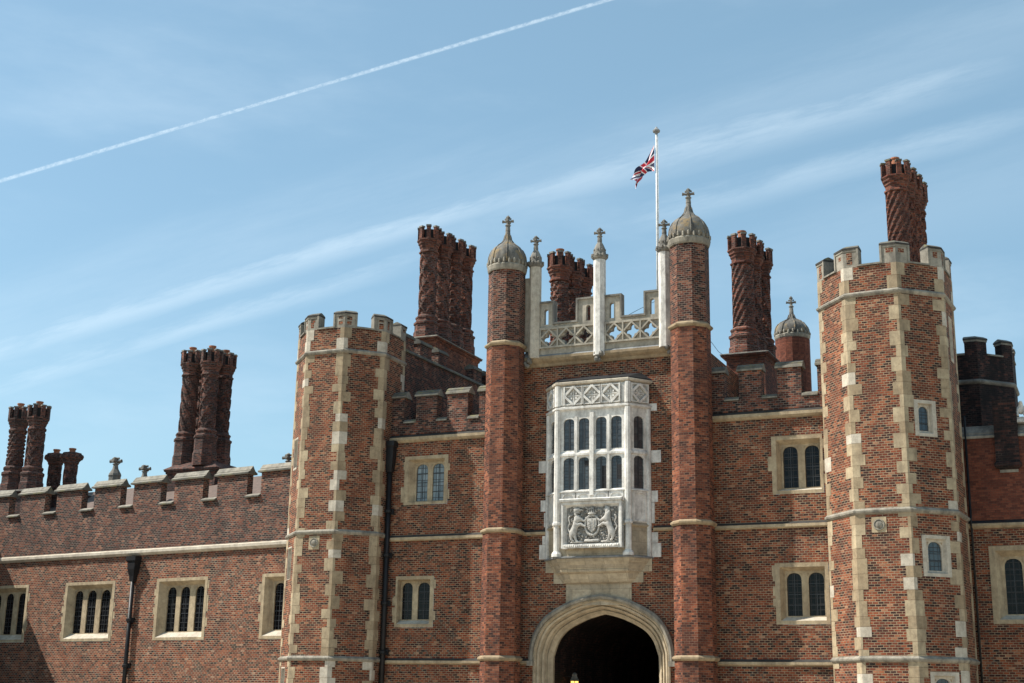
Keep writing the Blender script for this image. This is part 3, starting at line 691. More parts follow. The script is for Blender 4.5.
for i, (T, l0, l1, z0, z1) in enumerate(panes):
    p = G(); p.plate(light_poly(l0-.01, l1+.01, z0-.01, z1+.01, .36, 8, .88), [], T, .05, .062)
    c = (l0+l1)/2; p.box(c-.015, c+.015, .036, .049, z0, z1, 1, T)
    for k in range(1, 5): zz = z0+(z1-z0)*k/5; p.box(l0, l1, .038, .0485, zz-.006, zz+.006, 1, T)
    if i in (2,): p.box(c+.02, l1,   .043, .0495, z0+.02, z0+.72, 2, T)
    if i in (3,): p.box(c+.02, l1,   .043, .0495, z0+.28, z0+.74, 2, T)
    if i in (1,): p.box(c+.02, l1-.03,   .043, .0495, z0+.74, z0+.9, 2, T)
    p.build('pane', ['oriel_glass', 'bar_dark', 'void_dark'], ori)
# panelled band above, cornice and lead roof
g = G(); ploft(g, [(plan(.02), 10.60), (plan(.09), 10.64), (plan(.09), 10.70), (plan(.0), 10.74)]); ploft(g, [(plan(-.01), 10.741), (plan(-.01), 11.40)])
def tracery(T, a0, a1, z0, z1):   # diamond ribs over a sunk ground
    cx, cz = (a0+a1)/2, (z0+z1)/2; hw, hh = (a1-a0)/2, (z1-z0)/2
    for q0, q1 in ((z0, z0+.03), (z1-.03, z1)): g.box(a0, a1, -.07, .005, q0, q1, 0, T)
    for k in range(4):
        a = R_(45+90*k); g.box(cx+.11*math.cos(a)-.03, cx+.11*math.cos(a)+.03, -.04, .004, cz+.1*math.sin(a)-.03, cz+.1*math.sin(a)+.03, 0, T)
    for sx in (-1, 1):
        for sz in (-1, 1):
            p, q = Vector((cx+sx*hw, cz)), Vector((cx, cz+sz*hh)); dr = (q-p).normalized(); nn = Vector((-dr.y, dr.x))*.035
            g.plate([tuple(p-nn), tuple(q-nn), tuple(q+nn), tuple(p+nn)], [], T, -.085-.002*(sx*sz), 0)
    g.box(cx-.016, cx+.016, -.03, .012, cz-hh*.7, cz+hh*.7, 0, T); g.box(cx-hw*.7, cx+hw*.7, -.032, .012, cz-.016, cz+.016, 0, T)
    for sx in (-1, 1): g.box(cx+sx*hw-.022, cx+sx*hw+.022, -.095, .0, z0, z1, 0, T)
pw = .62
for k in (-1, 0, 1): tracery(TF, c0+k*pw-.3, c0+k*pw+.3, 10.77, 11.36)
for a in (.06, LF-.20): g.box(a, a+.14, -.03, 0, 10.77, 11.36, 0, TF); g.box(a+.04, a+.10, -.05, 0, 10.80, 11.33, 0, TF)
for T, L in ((TRt, LR), (TLt, LL)): tracery(T, L/2-.3, L/2+.3, 10.77, 11.36)
for x, y, r in ((FX0, -PJ, .1), (FX1, -PJ, .1)): g.oct(x, y, [(r, 10.742), (r, 11.40)])
g.build('tracery_panel', 'white_stone', ori)
g = G(); ploft(g, [(plan(.0), 11.401), (plan(.1), 11.44), (plan(.11), 11.50), (plan(.09), 11.52)]); g.build('cornice', 'pale_stone', ori)
g = G(); ploft(g, [(plan(.07), 11.521), (plan(.08), 11.56), (plan(-.5, 1.3, 1.9, .55), 11.80)]); g.build('roof', 'dark_lead', ori)
# stone under the lights, corbelled base, block above the arch
g = G(); ploft(g, [(plan(-.02), 6.06), (plan(-.02), 6.92)]); ploft(g, [(plan(-.02), 6.921), (plan(.06), 6.95), (plan(.06), 6.99), (plan(-.01), 7.049)])
ploft(g, [(plan(.04), 5.98), (plan(.09), 6.0), (plan(.09), 6.03), (plan(-.01), 6.06)], 1)
pl = lambda hf, hw, pj: plan(0, hf, hw, pj)
ploft(g, [(pl(.98, 1.12, .06), 5.27), (pl(1.0, 1.2, .14), 5.30), (pl(1.02, 1.26, .22), 5.40), (pl(1.04, 1.36, .30), 5.54), (pl(1.08, 1.44, .42), 5.60), (pl(1.08, 1.46, .44), 5.66), (pl(1.10, 1.5, .42), 5.67), (pl(1.12, 1.58, .50), 5.80), (pl(1.16, 1.66, .58), 5.90), (pl(1.18, 1.7, .62), 5.979)], 0)
for x0, x1, z0, z1 in ((-1.82, -1.45, 5.62, 6.0), (1.3, 1.66, 5.6, 6.0), (-1.55, -1.1, 5.28, 5.61), (1.0, 1.38, 5.28, 5.59)): g.box(x0, x1, -.03, .1, z0, z1, 0)
g.build('corbel', ['block_stone', 'lead_sheet'], ori)
g = G(); g.box(-1.13, 1.0, -.022, .1, 4.62, 5.268); g.build('panel_block', 'block_stone', gh)
# bonded white stones at the bay's edges
for x0, x1, z0, z1 in ((-2.1, -1.74, 8.78, 9.16), (1.6, 1.97, 8.92, 9.30), (-2.02, -1.74, 7.55, 7.9), (1.6, 1.86, 7.7, 8.05), (1.6, 1.75, 7.06, 7.69), (-1.9, -1.74, 7.06, 7.5), (-2.05, -1.76, 6.05, 6.5), (-1.95, -1.76, 6.51, 6.78), (1.6, 1.95, 6.03, 6.45), (1.6, 1.85, 6.46, 6.78), (1.6, 1.85, 10.55, 10.78)):
    g = G(); g.box(x0, x1, -.012, .1, z0, z1); g.build('bonding_stone', 'white_stone', gh)
# ---- royal arms panel
g = G(); AX0, AX1, AY = xc-.93, xc+1.03, -.86
ax = (AX0+AX1)/2
fr, bk = rect(AX0+.06, AX1-.07, 6.39, 7.60), rect(AX0+.13, AX1-.15, 6.41, 7.53)
g.plate(rect(AX0, AX1, 6.27, 7.68), [fr], flat_T(0, AY), 0, .02)
for i in range(4): g.face([flat_T(0, AY)(*fr[i], 0), flat_T(0, AY)(*fr[(i+1) % 4], 0), flat_T(0, AY)(*bk[(i+1) % 4], .14), flat_T(0, AY)(*bk[i], .14)])
g.box(AX0+.13, AX1-.16, AY+.14, -PJ-.0, 6.40, 7.54, 0); g.box(AX0, AX0+.14, AY+.141, -PJ, 6.27, 7.68); g.box(AX1-.17, AX1, AY+.141, -PJ, 6.27, 7.68)
strip(g, flat_T(0, AY), AX0-.05, AX1+.03, [(.2, 7.681), (-.06, 7.69), (-.08, 7.75), (.0, 7.79), (.25, 7.80)])
for k in range(26):                                             # carved foliage along the foot
    g.blob((AX0+.12+k*(AX1-AX0-.24)/25, AY-.0, 6.33+random.uniform(-.015, .02)), (.045, .035, random.uniform(.03, .05)), 0, 5, 3, False)
arms = g.build('coat_of_arms', ['white_stone'], gh)
g = G(); yb = AY+.14; g.face([(AX0+.14, yb-.003, 6.42), (AX1-.16, yb-.003, 6.42), (AX1-.16, yb-.003, 7.52), (AX0+.14, yb-.003, 7.52)])
for k in range(210):
    x, z = random.uniform(AX0+.18, AX1-.2), random.uniform(6.48, 7.5)
    a = random.uniform(0, 6.28); l = random.uniform(.03, .07)
    g.tube([(x-l*math.cos(a), yb-.01, z-l*math.sin(a)), (x, yb-random.uniform(.03, .06), z), (x+l*math.cos(a+.6), yb-.01, z+l*math.sin(a+.6))], [.014, .028, .012], 5, random.choice((0, 1)), False)
g.build('mantling', ['carved_ground', 'carved_figure'], arms)
def skin_part(name, verts, edges, mat, parent, root=0):
    me = bpy.data.meshes.new(name); me.from_pydata([v[:3] for v in verts], edges, []); o = bpy.data.objects.new(name, me); COL.objects.link(o)
    mod = o.modifiers.new('skin', 'SKIN'); mod.use_smooth_shade = True
    for i, v in enumerate(verts): sv = me.skin_vertices[0].data[i]; sv.radius = (v[3], v[3]); sv.use_root = (i == root)
    o.modifiers.new('sub', 'SUBSURF').levels = 1
    dg = bpy.context.evaluated_depsgraph_get(); nm = bpy.data.meshes.new_from_object(o.evaluated_get(dg))
    bpy.data.objects.remove(o); nm.name = name; nm.materials.clear(); nm.materials.append(MATS[mat])
    r = bpy.data.objects.new(name, nm); COL.objects.link(r); r.parent = parent
    return r
def beast(name, x, m, uni):
    """rearing supporter carved in relief: m = +1 looks towards +x"""
    y = yb-.06; zb = 6.5
    P = lambda dx, dz, r, dy=0: (x+m*dx*1.18, y+dy, zb+dz*1.17, r*1.3)
    v = [P(-.06, .24, .085), P(-.0, .42, .075), P(.05, .56, .095), P(.03, .70, .07), P(.03, .80, .062 if uni else .085), P(.10, .80, .04), P(.15, .775, .028),
         P(-.02, .10, .045), P(.02, .0, .03), P(.08, -.02, .022),                              # near hind leg
         P(-.12, .12, .05, -.02), P(-.10, .02, .03, -.02), P(-.03, -.01, .022, -.02),          # other hind leg
         P(.16, .55, .045), P(.24, .50, .03), P(.30, .56, .024),                               # forelegs
         P(.15, .44, .045, -.02), P(.23, .38, .03, -.02), P(.30, .36, .024, -.02),
         P(-.16, .22, .022), P(-.22, .34, .018), P(-.16, .46, .016), P(-.20, .60, .022), P(-.15, .66, .026)]
    e = [(0, 1), (1, 2), (2, 3), (3, 4), (4, 5), (5, 6), (0, 7), (7, 8), (8, 9), (0, 10), (10, 11), (11, 12), (2, 13), (13, 14), (14, 15), (1, 16), (16, 17), (17, 18), (0, 19), (19, 20), (20, 21), (21, 22), (22, 23)]
    if uni: v += [P(.09, .90, .014), P(.14, 1.0, .006), P(.0, .86, .016), P(-.02, .78, .03)]; e += [(4, 24), (24, 25), (4, 26), (3, 27)]
    else: v += [P(-.05, .70, .085), P(-.03, .86, .05), P(.06, .88, .04), P(.05, .70, .07)]; e += [(3, 24), (4, 25), (4, 26), (3, 27)]
    return skin_part(name, v, e, 'carved_figure', arms)
beast('carved_lion', ax-.53, 1, False); beast('carved_unicorn', ax+.55, -1, True)
g = G(); cz = 6.97
ov = lambda r, d, n=28: [(ax+r*.23*math.cos(2*math.pi*k/n), yb-d, cz-.0+r*.31*math.sin(2*math.pi*k/n)) for k in range(n)]
g.loft([ov(1.12, 0), ov(1.12, .05), ov(1.0, .075), ov(.86, .05), ov(.84, .02)], 0, False, False, True)
sh = [(-.15, .2), (.15, .2), (.15, .0), (.10, -.14), (0, -.23), (-.10, -.14), (-.15, 0)]
g.plate([(ax+a, cz+b) for a, b in sh], [], flat_T(0, yb-.085), 0, .08)
g.box(ax-.006, ax+.006, yb-.095, yb-.085, cz-.2, cz+.19); g.box(ax-.14, ax+.14, yb-.0945, yb-.085, cz-.006, cz+.006)
for sx, sz in ((-1, 1), (1, 1), (-1, -1), (1, -1)):                # charges of the quarters
    for k in range(3): g.blob((ax+sx*.07+random.uniform(-.02, .02), yb-.09, cz+sz*.08+(k-1)*.045), (.04, .022, .016), 0, 6, 3, False)
g.build('carved_shield', ['carved_figure'], arms)
g = G(); zc_ = 7.33
g.loft([[(ax+r*math.cos(2*math.pi*k/16), yb-.05+.5*r*math.sin(2*math.pi*k/16), z) for k in range(16)] for r, z in ((.10, zc_-.04), (.135, zc_-.03), (.135, zc_+.01), (.10, zc_+.02))], 0)
for k in range(5):
    a = -1+k*.5; g.blob((ax+.13*a, yb-.09+.03*abs(a), zc_+.045), .028, 0, 5, 3, False)
    g.tube([(ax+.12*a, yb-.07, zc_+.03), (ax+.135*a, yb-.07, zc_+.10), (ax+.06*a, yb-.06, zc_+.155), (ax, yb-.06, zc_+.135)], .02, 6)
g.blob((ax, yb-.06, zc_+.175), .032); g.build('carved_crown', ['carved_figure'], arms)
g = G(); g.tube([(ax-.24, yb-.03, 6.47), (ax-.22, yb-.06, 6.50), (ax, yb-.085, 6.485), (ax+.22, yb-.06, 6.50), (ax+.24, yb-.03, 6.47)], [.03, .04, .042, .04, .03], 6); 
for sx in (-1, 1): g.tube([(ax+sx*.28, yb-.03, 6.46), (ax+sx*.5, yb-.06, 6.465), (ax+sx*.72, yb-.03, 6.455)], [.025, .032, .025], 6)
g.build('carved_scroll', ['carved_figure'], arms)
# ---- drainpipe on the flank beside the quoined tower
def drainpipe(parent, x, y, ztop, hop, brackets, r=.075, mat='iron_black'):
    g = G(); g.tube([(x, y, 0), (x, y, hop[0]+.05)], r, 12)
    for z in brackets: g.oct(x, y, [(r+.015, z-.06), (r+.045, z-.04), (r+.045, z+.04), (r+.015, z+.06)], n=12)
    dp = g.build('drainpipe', mat, parent)
    h = G(); s = hop[2]
    rr = lambda k, z: [(x-k, y-k*.8, z), (x+k, y-k*.8, z), (x+k, y+k*.8, z), (x-k, y+k*.8, z)]
    h.loft([rr(r+.02, hop[0]), rr(r+.04, hop[0]+.18), rr(s*.75, hop[0]+.45), rr(s*.8, hop[1]-.22), rr(s, hop[1]-.16), rr(s, hop[1])]); h.build('hopper', mat, dp)
    for z in brackets: b = G(); b.box(x-.17, x+.17, y+.03, y+.1, z-.09, z+.09); b.build('bracket', mat, dp)
drainpipe(gh, -7.42, -.17, 9.1, (9.05, 10.1, .2), (7.75, 6.3, 4.75, 3.2), r=.085)

# ------------------------------------------------------------------ wings
WA = math.atan(.15)
wl = thing('palace_wing', 'long low brick wing with broad battlements and three-light stone windows', 'wing', (-11.35, -.1, 0), -WA)
LW = lambda x: (x+11.35)/math.cos(WA)                        # world x on the wing front -> distance along it
WT = flat_T()
WW = [(-22.21, -19.52, [(-21.88, -21.45), (-21.20, -20.72), (-20.46, -19.97)]), (-17.38, -14.87, [(-17.02, -16.58), (-16.36, -15.92), (-15.64, -15.2)]),
      (-27.0, -24.30, [(-26.6, -26.15), (-25.85, -25.4), (-25.12, -24.66)]), (-12.35, -9.8, [(-11.95, -11.5), (-11.27, -10.82), (-10.6, -10.15)])]
g = G(); WE = LW(-33)
g.plate(rect(WE, .9, .01, 8.5), [rect(LW(a), LW(b), 3.64, 5.82) for a, b, _ in WW[:3]]+[rect(LW(WW[3][0]), .6, 3.64, 5.82)], WT, 0, .5)
g.build('wall', 'wing_brick', wl)
for i, (a, b, L) in enumerate(WW):
    ls = [(LW(p)-.0, LW(q)) for p, q in L]
    b_ = LW(b) if i < 3 else .6
    if i == 3: ls = ls[:2]; ls[1] = (ls[1][0]-.05, min(ls[1][1], .5))
    window(wl, WT, LW(a)+.002, b_-.002, 3.642, 5.818, ls, 3.95, 5.52, border=.13, depth=.22, jogs=7, hb=4, glass='dark_glass', vbar=True)
g = G(); strip(g, WT, WE, .9, [(.02, 6.70), (-.05, 6.72), (-.13, 6.79), (-.13, 6.88), (.02, 6.95)], 0); g.build('string_course', ['pale_stone'], wl)
g = G(); g.box(WE, .9, -.004, .01, 6.951, 8.5, 0, WT); g.build('parapet_facing', 'wing_parapet_brick', wl)
mer = []
for k in range(10):
    r = -13.33-2.115*k; mer.append((LW(r-1.42), LW(r)))
mer = [(LW(-12.68), .9)]+mer
battlement(wl, WT, WE, .9, sorted(m for m in mer if m[0] > WE), 8.501, 8.51, 9.66, .29, 'wing_parapet_brick', cop=('pale_coping', 'mossy_coping'), d0=-.004, ch=.30, e=.1)
g = G(); g.face([(WE, .9, 8.4), (.9, .9, 8.4), (.9, 4.6, 10.22), (WE, 4.6, 10.22)]); g.face([(WE, 8.3, 8.4), (.9, 8.3, 8.4), (.9, 4.6, 10.22), (WE, 4.6, 10.22)]); g.box(WE, .9, .3, .9, 8.3, 8.4); g.build('roof', 'roof_tile', wl)
drainpipe(wl, LW(-18.5), -.12, 6.6, (5.75, 6.66, .24), (4.37, 2.75), r=.075)
# the projecting range that shades the end of the wing
pw_ = thing('projecting_range', 'plain brick range standing forward of the long wing at its far end', 'building', (-28.1, 2.4, 0))
g = G(); g.box(-8, 0, -24, -.02, .01, 8.55); g.build('wall', 'wing_brick', pw_)
PT = lambda a, z, d: Vector((0-d, a, z))
battlement(pw_, PT, -24, -.02, [(-2.2*k-1.6, -2.2*k-.05) for k in range(11)], 8.551, 8.6, 9.66, .4, 'wing_parapet_brick', cop=('pale_coping', 'mossy_coping'), ch=.3)
g = G(); g.box(-7.6, -.4, -23.6, -.4, 8.551, 8.7); g.build('roof', 'lead_sheet', pw_)
# wing beyond the second tower
wr = thing('palace_wing', 'brick wing with dark sooty pier and arched window beyond the tower with the tall chimney', 'wing', (10.7, 1.3, 0))
RT = flat_T()
lts = [(1.16-.25, 1.16+.22), (1.62, 2.09), (2.33, 2.80)]
g = G(); g.plate(rect(-1.2, 14, .01, 6.72), [rect(.53, 3.2, 4.05, 6.22)], RT, 0, .5); g.build('wall', 'red_brick', wr)
window(wr, RT, .532, 3.198, 4.052, 6.218, lts, 4.33, 5.88, border=.16, depth=.25, jogs=4, hb=4)
g = G(); g.box(-1.2, 14, -.005, .5, 6.955, 9.33, 0, RT); g.build('parapet', 'rubbed_brick', wr)
g = G(); strip(g, RT, -1.2, 14, [(.02, 6.72), (-.06, 6.74), (-.11, 6.79), (-.11, 6.86), (-.09, 6.88), (.02, 6.96)], lambda i: 1 if i in (3, 4) else 0); g.build('string_course', ['cream_stone', 'dark_lead'], wr)
g = G(); strip(g, RT, -1.2, 14, [(-.06, 9.331), (-.06, 9.40), (.02, 9.46), (.02, 9.50), (.28, 9.75), (.5, 9.75), (.5, 9.331)], lambda i: 1 if i == 0 else 0); g.build('coping', ['weathered_stone', 'grey_stone'], wr)
g = G()
g.box(.92, 1.56, -.14, .6, 8.62, 10.4, 0); g.loft([[(.92-e, -.14-e, z), (1.56+e, -.14-e, z), (1.56+e, .1, z), (.92-e, .1, z)] for e, z in ((-.1, 8.38), (-.02, 8.42), (.05, 8.47), (.05, 8.55), (.0, 8.619))], 0)
g.box(1.0, 1.5, -.05, .1, 8.30, 8.379, 1)
g.build('pier', ['soot_shade_brick', 'grey_stone'], wr)
g = G(); g.tube([(.12, -.05, 0), (.12, -.05, 6.7), (.12, -.16, 6.85), (.12, -.16, 7.0), (.12, -.05, 7.1), (.12, -.05, 10)], .03, 8); g.build('lead_pipe', 'iron_black', wr)
# small carved figure on that parapet
P0 = (12.38, 1.45, 9.75)
sf = thing('stone_statue', 'small weathered white carved figure perched on the parapet beside the dark pier', 'statue', P0)
g = G(); g.box(-.16, .16, -.14, .14, .0, .1); g.box(-.12, .12, -.1, .1, .1, .16); g.build('plinth', 'white_stone', sf)
skin_part('body', [(0, .02, .22, .12), (0, 0, .38, .09), (0, -.02, .5, .065), (0, -.05, .6, .07), (.01, -.14, .58, .04), (-.09, -.04, .42, .045), (-.1, -.1, .28, .04), (-.08, -.14, .18, .04), (.09, -.04, .42, .045), (.1, -.1, .28, .04), (.08, -.14, .18, .04)],
          [(0, 1), (1, 2), (2, 3), (3, 4), (1, 5), (5, 6), (6, 7), (1, 8), (8, 9), (9, 10)], 'white_stone', sf)

# ------------------------------------------------------------------ the receding gable wall behind the flank
gw = thing('parapet_wall', 'dark stepped brick wall running back from the quoined tower below the four-shaft chimney stack', 'wall', (-7.78, .6, 0))
PTg = lambda a, z, d: Vector((.02+.038*a-d, a, z))
g = G(); g.box(0, 9, 0, .4, 10.16, 13.55, 0, PTg); g.build('wall', 'parapet_brick', gw)
g = G(); strip(g, PTg, 0, 9, [(-.07, 13.551), (-.07, 13.6), (.0, 13.68), (.4, 13.7), (.44, 13.6), (.44, 13.551)]); g.build('coping', 'mossy_coping', gw)
for a0, a1 in ((.35, 1.2), (1.65, 2.5), (3.0, 3.7), (5.8, 6.5), (7.0, 7.7)):
    q = G(); q.box(a0, a1, .03, .38, 13.70, 14.12, 0, PTg); mo = q.build('merlon', 'parapet_brick', gw)
    c = G(); coping(c, PTg, a0, a1, .03, .38, 14.121, .12, .04); c.build('coping', 'mossy_coping', mo)
dr = thing('roof_door', 'narrow dark blue grey door glimpsed through the first battlement gap by the drainpipe', 'door', (-7.28, 1.9, 10.15))
g = G(); g.box(-.05, .04, -.02, .9, .0, 1.75); 
for k in range(4): g.box(.04, .055, .02+k*.22, .2+k*.22, .03, 1.7)
g.build('door_leaf', 'lead_sheet', dr)

# ------------------------------------------------------------------ chimney stacks
def shaft_mesh(g, x, y, z0, z1, R, style, n=56, ph=0.):
    rows = max(16, int((z1-z0)/.055)); rings = []
    def rad(k, j):
        th = 2*math.pi*k/n; z = (z1-z0)*j/rows
        tri = lambda v: abs((v % 1)*2-1)
        if style == 'spiral': d = 1 if tri(6*th/(2*math.pi)+z/.7) > .58 else 0
        elif style == 'spiral_fine': d = 1 if tri(10*th/(2*math.pi)-z/.42) > .5 else 0
        elif style == 'zigzag': d = 1 if tri(z/.46+.9*tri(5*th/(2*math.pi))) > .55 else 0
        elif style == 'diamond': d = 1 if max(tri(5*th/(2*math.pi)+z/.7), tri(5*th/(2*math.pi)-z/.7)) > .74 else 0
        elif style == 'knob': d = 1 if tri(8*th/(2*math.pi)+(.5 if int(z/.17) % 2 else 0)) > .55 and (z % .17) > .05 else 0
        else: d = 0
        return R+(.06*d-.015)
    for j in range(rows+1):
        z = z0+(z1-z0)*j/rows
        rings.append([(x+rad(k, j)*math.cos(2*math.pi*k/n+ph), y+rad(k, j)*math.sin(2*math.pi*k/n+ph), z) for k in range(n)])
    g.loft(rings, 0, uvf=lambda i, p: (i/n*2*math.pi*R, p[2]))
def chimney_shaft(parent, x, y, z0, zr, zt, style, R=.305, brick='chimney_brick', capmat='chimney_brick', cop='mossy_coping', pot=True, star=False, ph=22.5, cs=1.0):
    g = G()
    if star:
        shaft_mesh(g, x, y, z0, zt-.55, R*.85, style); sh = g.build('shaft', brick, parent)
        c = G(); c.oct(x, y, [(R*.9, zt-.551), (R*1.15, zt-.48), (R*1.2, zt-.4), (R*1.5, zt-.3), (R*1.55, zt-.2), (R*1.45, zt-.17), (R*1.45, zt-.06), (R*1.3, zt-.03)], ph=ph)
        for k in range(8): a = R_(22.5+45*k); c.blob((x+R*1.5*math.sin(a), y-R*1.5*math.cos(a), zt-.2), (.09, .09, .1), 0, 6, 4, False)
        c.build('cap', [capmat], sh)
    else:
        g.oct(x, y, [(R+.2, z0), (R+.2, z0+(zr-z0)*.42), (R+.16, z0+(zr-z0)*.52), (R+.16, zr-.06), (R+.2, zr-.03), (R+.2, zr+.05), (R+.11, zr+.10), (R+.11, zr+.18), (R+.14, zr+.22), (R+.14, zr+.27), (R+.03, zr+.36)], ph=ph)
        shaft_mesh(g, x, y, zr+.361, zt-1.1*cs, R, style); sh = g.build('shaft', brick, parent)
        c = G(); zb = zt-1.1*cs
        c.oct(x, y, [(R+.02, zb), (R+.09, zb+.02), (R+.09, zb+.07), (R+.04, zb+.1), (R+.04, zb+.2), (R+.08, zb+.26), (R+.08, zb+.32), (R+.13, zb+.37), (R+.13, zb+.44), (R+.18, zb+.5), (R+.18, zb+.55)], 0, ph=ph)
        c.oct(x, y, [(R+.0, zb+.551), (R+.0, zt-.14)], 2, ph=ph)  # solid near-black core paints shade into the gaps between the piers
        for k in range(8):
            T = facet_T(x, y, ph+45*k, R+.15)
            top = zt-random.uniform(.0, .05); c.box(-.078, .078, 0, .12, zb+.55, top-.06, 0, T); c.box(-.1, .1, -.02, .14, top-.06, top, 1, T)
        c.build('cap', [capmat, cop, 'void_dark'], sh)
    if pot:
        p = G(); p.oct(x, y, [(.14, zt-.15), (.125, zt+.1), (.155, zt+.12), (.155, zt+.17), (.10, zt+.17), (.10, zt+.02)], n=14, ph=0, cap1=True, smooth=False); p.build('chimney_pot', ['terracotta'], sh)
CG = 'moulded brick chimney stacks'
def stack(label, loc, base, shafts, **kw):
    t = thing('chimney_stack', label, 'chimney', loc, group=CG)
    ox, oy, oz = loc
    if base: base(t)
    for s in shafts:
        k = dict(kw); k.update(s[6] if len(s) > 6 else {})
        chimney_shaft(t, s[0]-ox, s[1]-oy, s[2]-oz, s[3]-oz, s[4]-oz, s[5], **k)
    return t
def block(x0, x1, y0, y1, z0, z1, mats=('orange_brick', 'pale_coping'), e=.12, hip=.0, rot=None):
    def f(t):
        o = t.location; g = G(); g.box(x0-o.x, x1-o.x, y0-o.y, y1-o.y, z0-o.z, z1-.18-o.z)
        r = lambda q, z: [(x0-o.x-q, y0-o.y-q, z-o.z), (x1-o.x+q, y0-o.y-q, z-o.z), (x1-o.x+q, y1-o.y+q, z-o.z), (x0-o.x-q, y1-o.y+q, z-o.z)]
        g.loft([r(.0, z1-.1799), r(.05, z1-.13), r(.05, z1-.08), r(e, z1-.05), r(e, z1)], 0); b = g.build('base', [mats[0]], t)
        c = G(); c.loft([r(e+.02, z1+.001), r(e+.02, z1+.03), r(-.32 if hip else .02, z1+.08+hip)], 0); c.build('coping', [mats[1]], b)
    return f
stack('row of four tall patterned chimneys on an orange brick base beside the domed gatehouse turret', (-9.0, 6.7, 10), block(-9.5, -8.5, 4.95, 8.75, 10.1, 15.12),
      [(-9.18+.0, 5.44, 15.2, 15.79, 19.76, 'diamond', dict(pot=False)), (-9.05, 6.33, 15.2, 15.83, 19.75, 'spiral', dict(pot=False)), (-8.96, 7.2, 15.2, 15.86, 19.76, 'knob', dict(pot=False)), (-8.9, 8.07, 15.2, 15.9, 19.77, 'spiral', dict(pot=False))], brick='chimney_brick', capmat='red_chimney_brick', cop='weathered_stone')
stack('cluster of red and black chimneys seen through the openwork parapet between the pinnacles', (-3.0, 5, 12.4), block(-3.6, -2.4, 3.7, 6.4, 12.0, 13.4),
      [(-3.14, 4.22, 13.5, 13.9, 17.58, 'knob'), (-2.99, 5.05, 13.5, 13.9, 17.58, 'diamond', dict(pot=False)), (-2.89, 5.81, 13.5, 13.9, 17.55, 'spiral', dict(pot=False))], brick='chimney_brick', capmat='red_chimney_brick', cop='weathered_stone')
stack('dark twisted chimneys on a moulded base beside the small domed turret', (3.6, 5.6, 10), block(2.98, 4.3, 4.2, 7.2, 10.1, 13.2, ('red_chimney_brick', 'weathered_stone'), .16),
      [(3.46, 4.87, 13.29, 13.95, 17.66, 'spiral_fine', dict(R=.345)), (3.58, 5.6, 13.29, 13.95, 17.62, 'diamond', dict(pot=False)), (3.70, 6.42, 13.29, 13.95, 17.62, 'spiral', dict(pot=False))], brick='chimney_brick', capmat='red_chimney_brick', cop='weathered_stone')
stack('tall weathered red chimneys with mossy crowns rising behind the tower with small arched windows', (9.0, 5.3, 10), block(8.3, 9.8, 3.9, 6.8, 8, 13.4, ('red_chimney_brick', 'weathered_stone')),
      [(8.86, 4.48, 13.49, 14.0, 19.45, 'spiral_fine', dict(R=.33)), (9.01, 5.05, 13.49, 14.0, 19.36, 'zigzag', dict(pot=False)), (9.12, 5.6, 13.49, 14.0, 19.3, 'diamond', dict(pot=False)), (9.2, 6.17, 13.49, 14.0, 19.22, 'zigzag', dict(pot=False))], brick='red_chimney_brick', capmat='red_chimney_brick', cop='mossy_coping')
stack('cluster of dark zigzag and lattice chimneys on a lead skirted base above the long wing', (-19.6, 5.8, 8), block(-20.5, -18.15, 4.85, 7.0, 8.2, 10.58, ('dark_chimney_brick', 'dark_chimney_brick'), .10, .26),
      [(-20.2, 5.5, 10.72, 11.9, 15.70, 'spiral', {}), (-18.95, 5.15, 10.72, 11.9, 15.57, 'diamond', {}), (-19.02, 6.2, 10.72, 11.9, 15.65, 'zigzag', {}), (-20.2, 6.5, 10.72, 11.9, 15.6, 'diamond', dict(pot=False))], brick='dark_chimney_brick', capmat='dark_chimney_brick', cop='weathered_stone', R=.305)
stack('pair of dark knobbly chimneys at the far end of the long wing roof', (-27.8, 4.6, 8), block(-29.2, -26.5, 3.9, 5.3, 8.2, 9.9, ('dark_chimney_brick', 'weathered_stone')),
      [(-28.57, 4.77, 9.99, 10.8, 13.75, 'knob', {}), (-27.10, 4.33, 9.99, 10.65, 13.64, 'zigzag', {})], brick='dark_chimney_brick', capmat='dark_chimney_brick', cop='weathered_stone', R=.325)
stack('pair of short stubby chimneys with flaring star caps on the long wing roof', (-26.6, 5.6, 8), block(-27.9, -25.4, 5.0, 6.3, 8.2, 9.9, ('dark_chimney_brick', 'weathered_stone')),
      [(-27.32, 5.88, 9.99, 10.3, 11.85, 'zigzag', {}), (-25.99, 5.37, 9.99, 10.3, 11.73, 'diamond', {})], brick='dark_chimney_brick', capmat='dark_chimney_brick', star=True, R=.29)

# ------------------------------------------------------------------ small domed turret behind, finials, flag
dt = thing('domed_turret', 'small round brick turret with ribbed lead dome and cross, behind the flank battlements', 'turret', (3.75, 11.2, 0))
g = G(); g.oct(0, 0, [(.66, 9), (.66, 15.42)], 0, 16, 11.25); g.build('wall', 'rubbed_brick', dt)
g = G(); onion(g, 0, 0, 15.42, .78, .64, .024); g.build('dome', ['dome_stone', 'grey_stone'], dt)
g = G(); finial_mesh(g, 0, 0, 16.55, 17.2, .95); g.build('finial', 'weathered_stone', dt)
FG = 'stone cross finials on the wing roof'
def roof_finial(x, y, z0, z1, s, label):
    t = thing('roof_cross', label, 'finial', (x, y, z0), group=FG)
    g = G(); g.oct(0, 0, [(.22*s, -.9), (.22*s, 0), (.24*s, .04), (.22*s, .12), (.12*s, .3), (.09*s, (z1-z0)*.5)]); g.build('base', 'weathered_stone', t)
    g = G(); finial_mesh(g, 0, 0, (z1-z0)*.45, z1-z0, s*1.15); g.build('cross', 'weathered_stone', t)
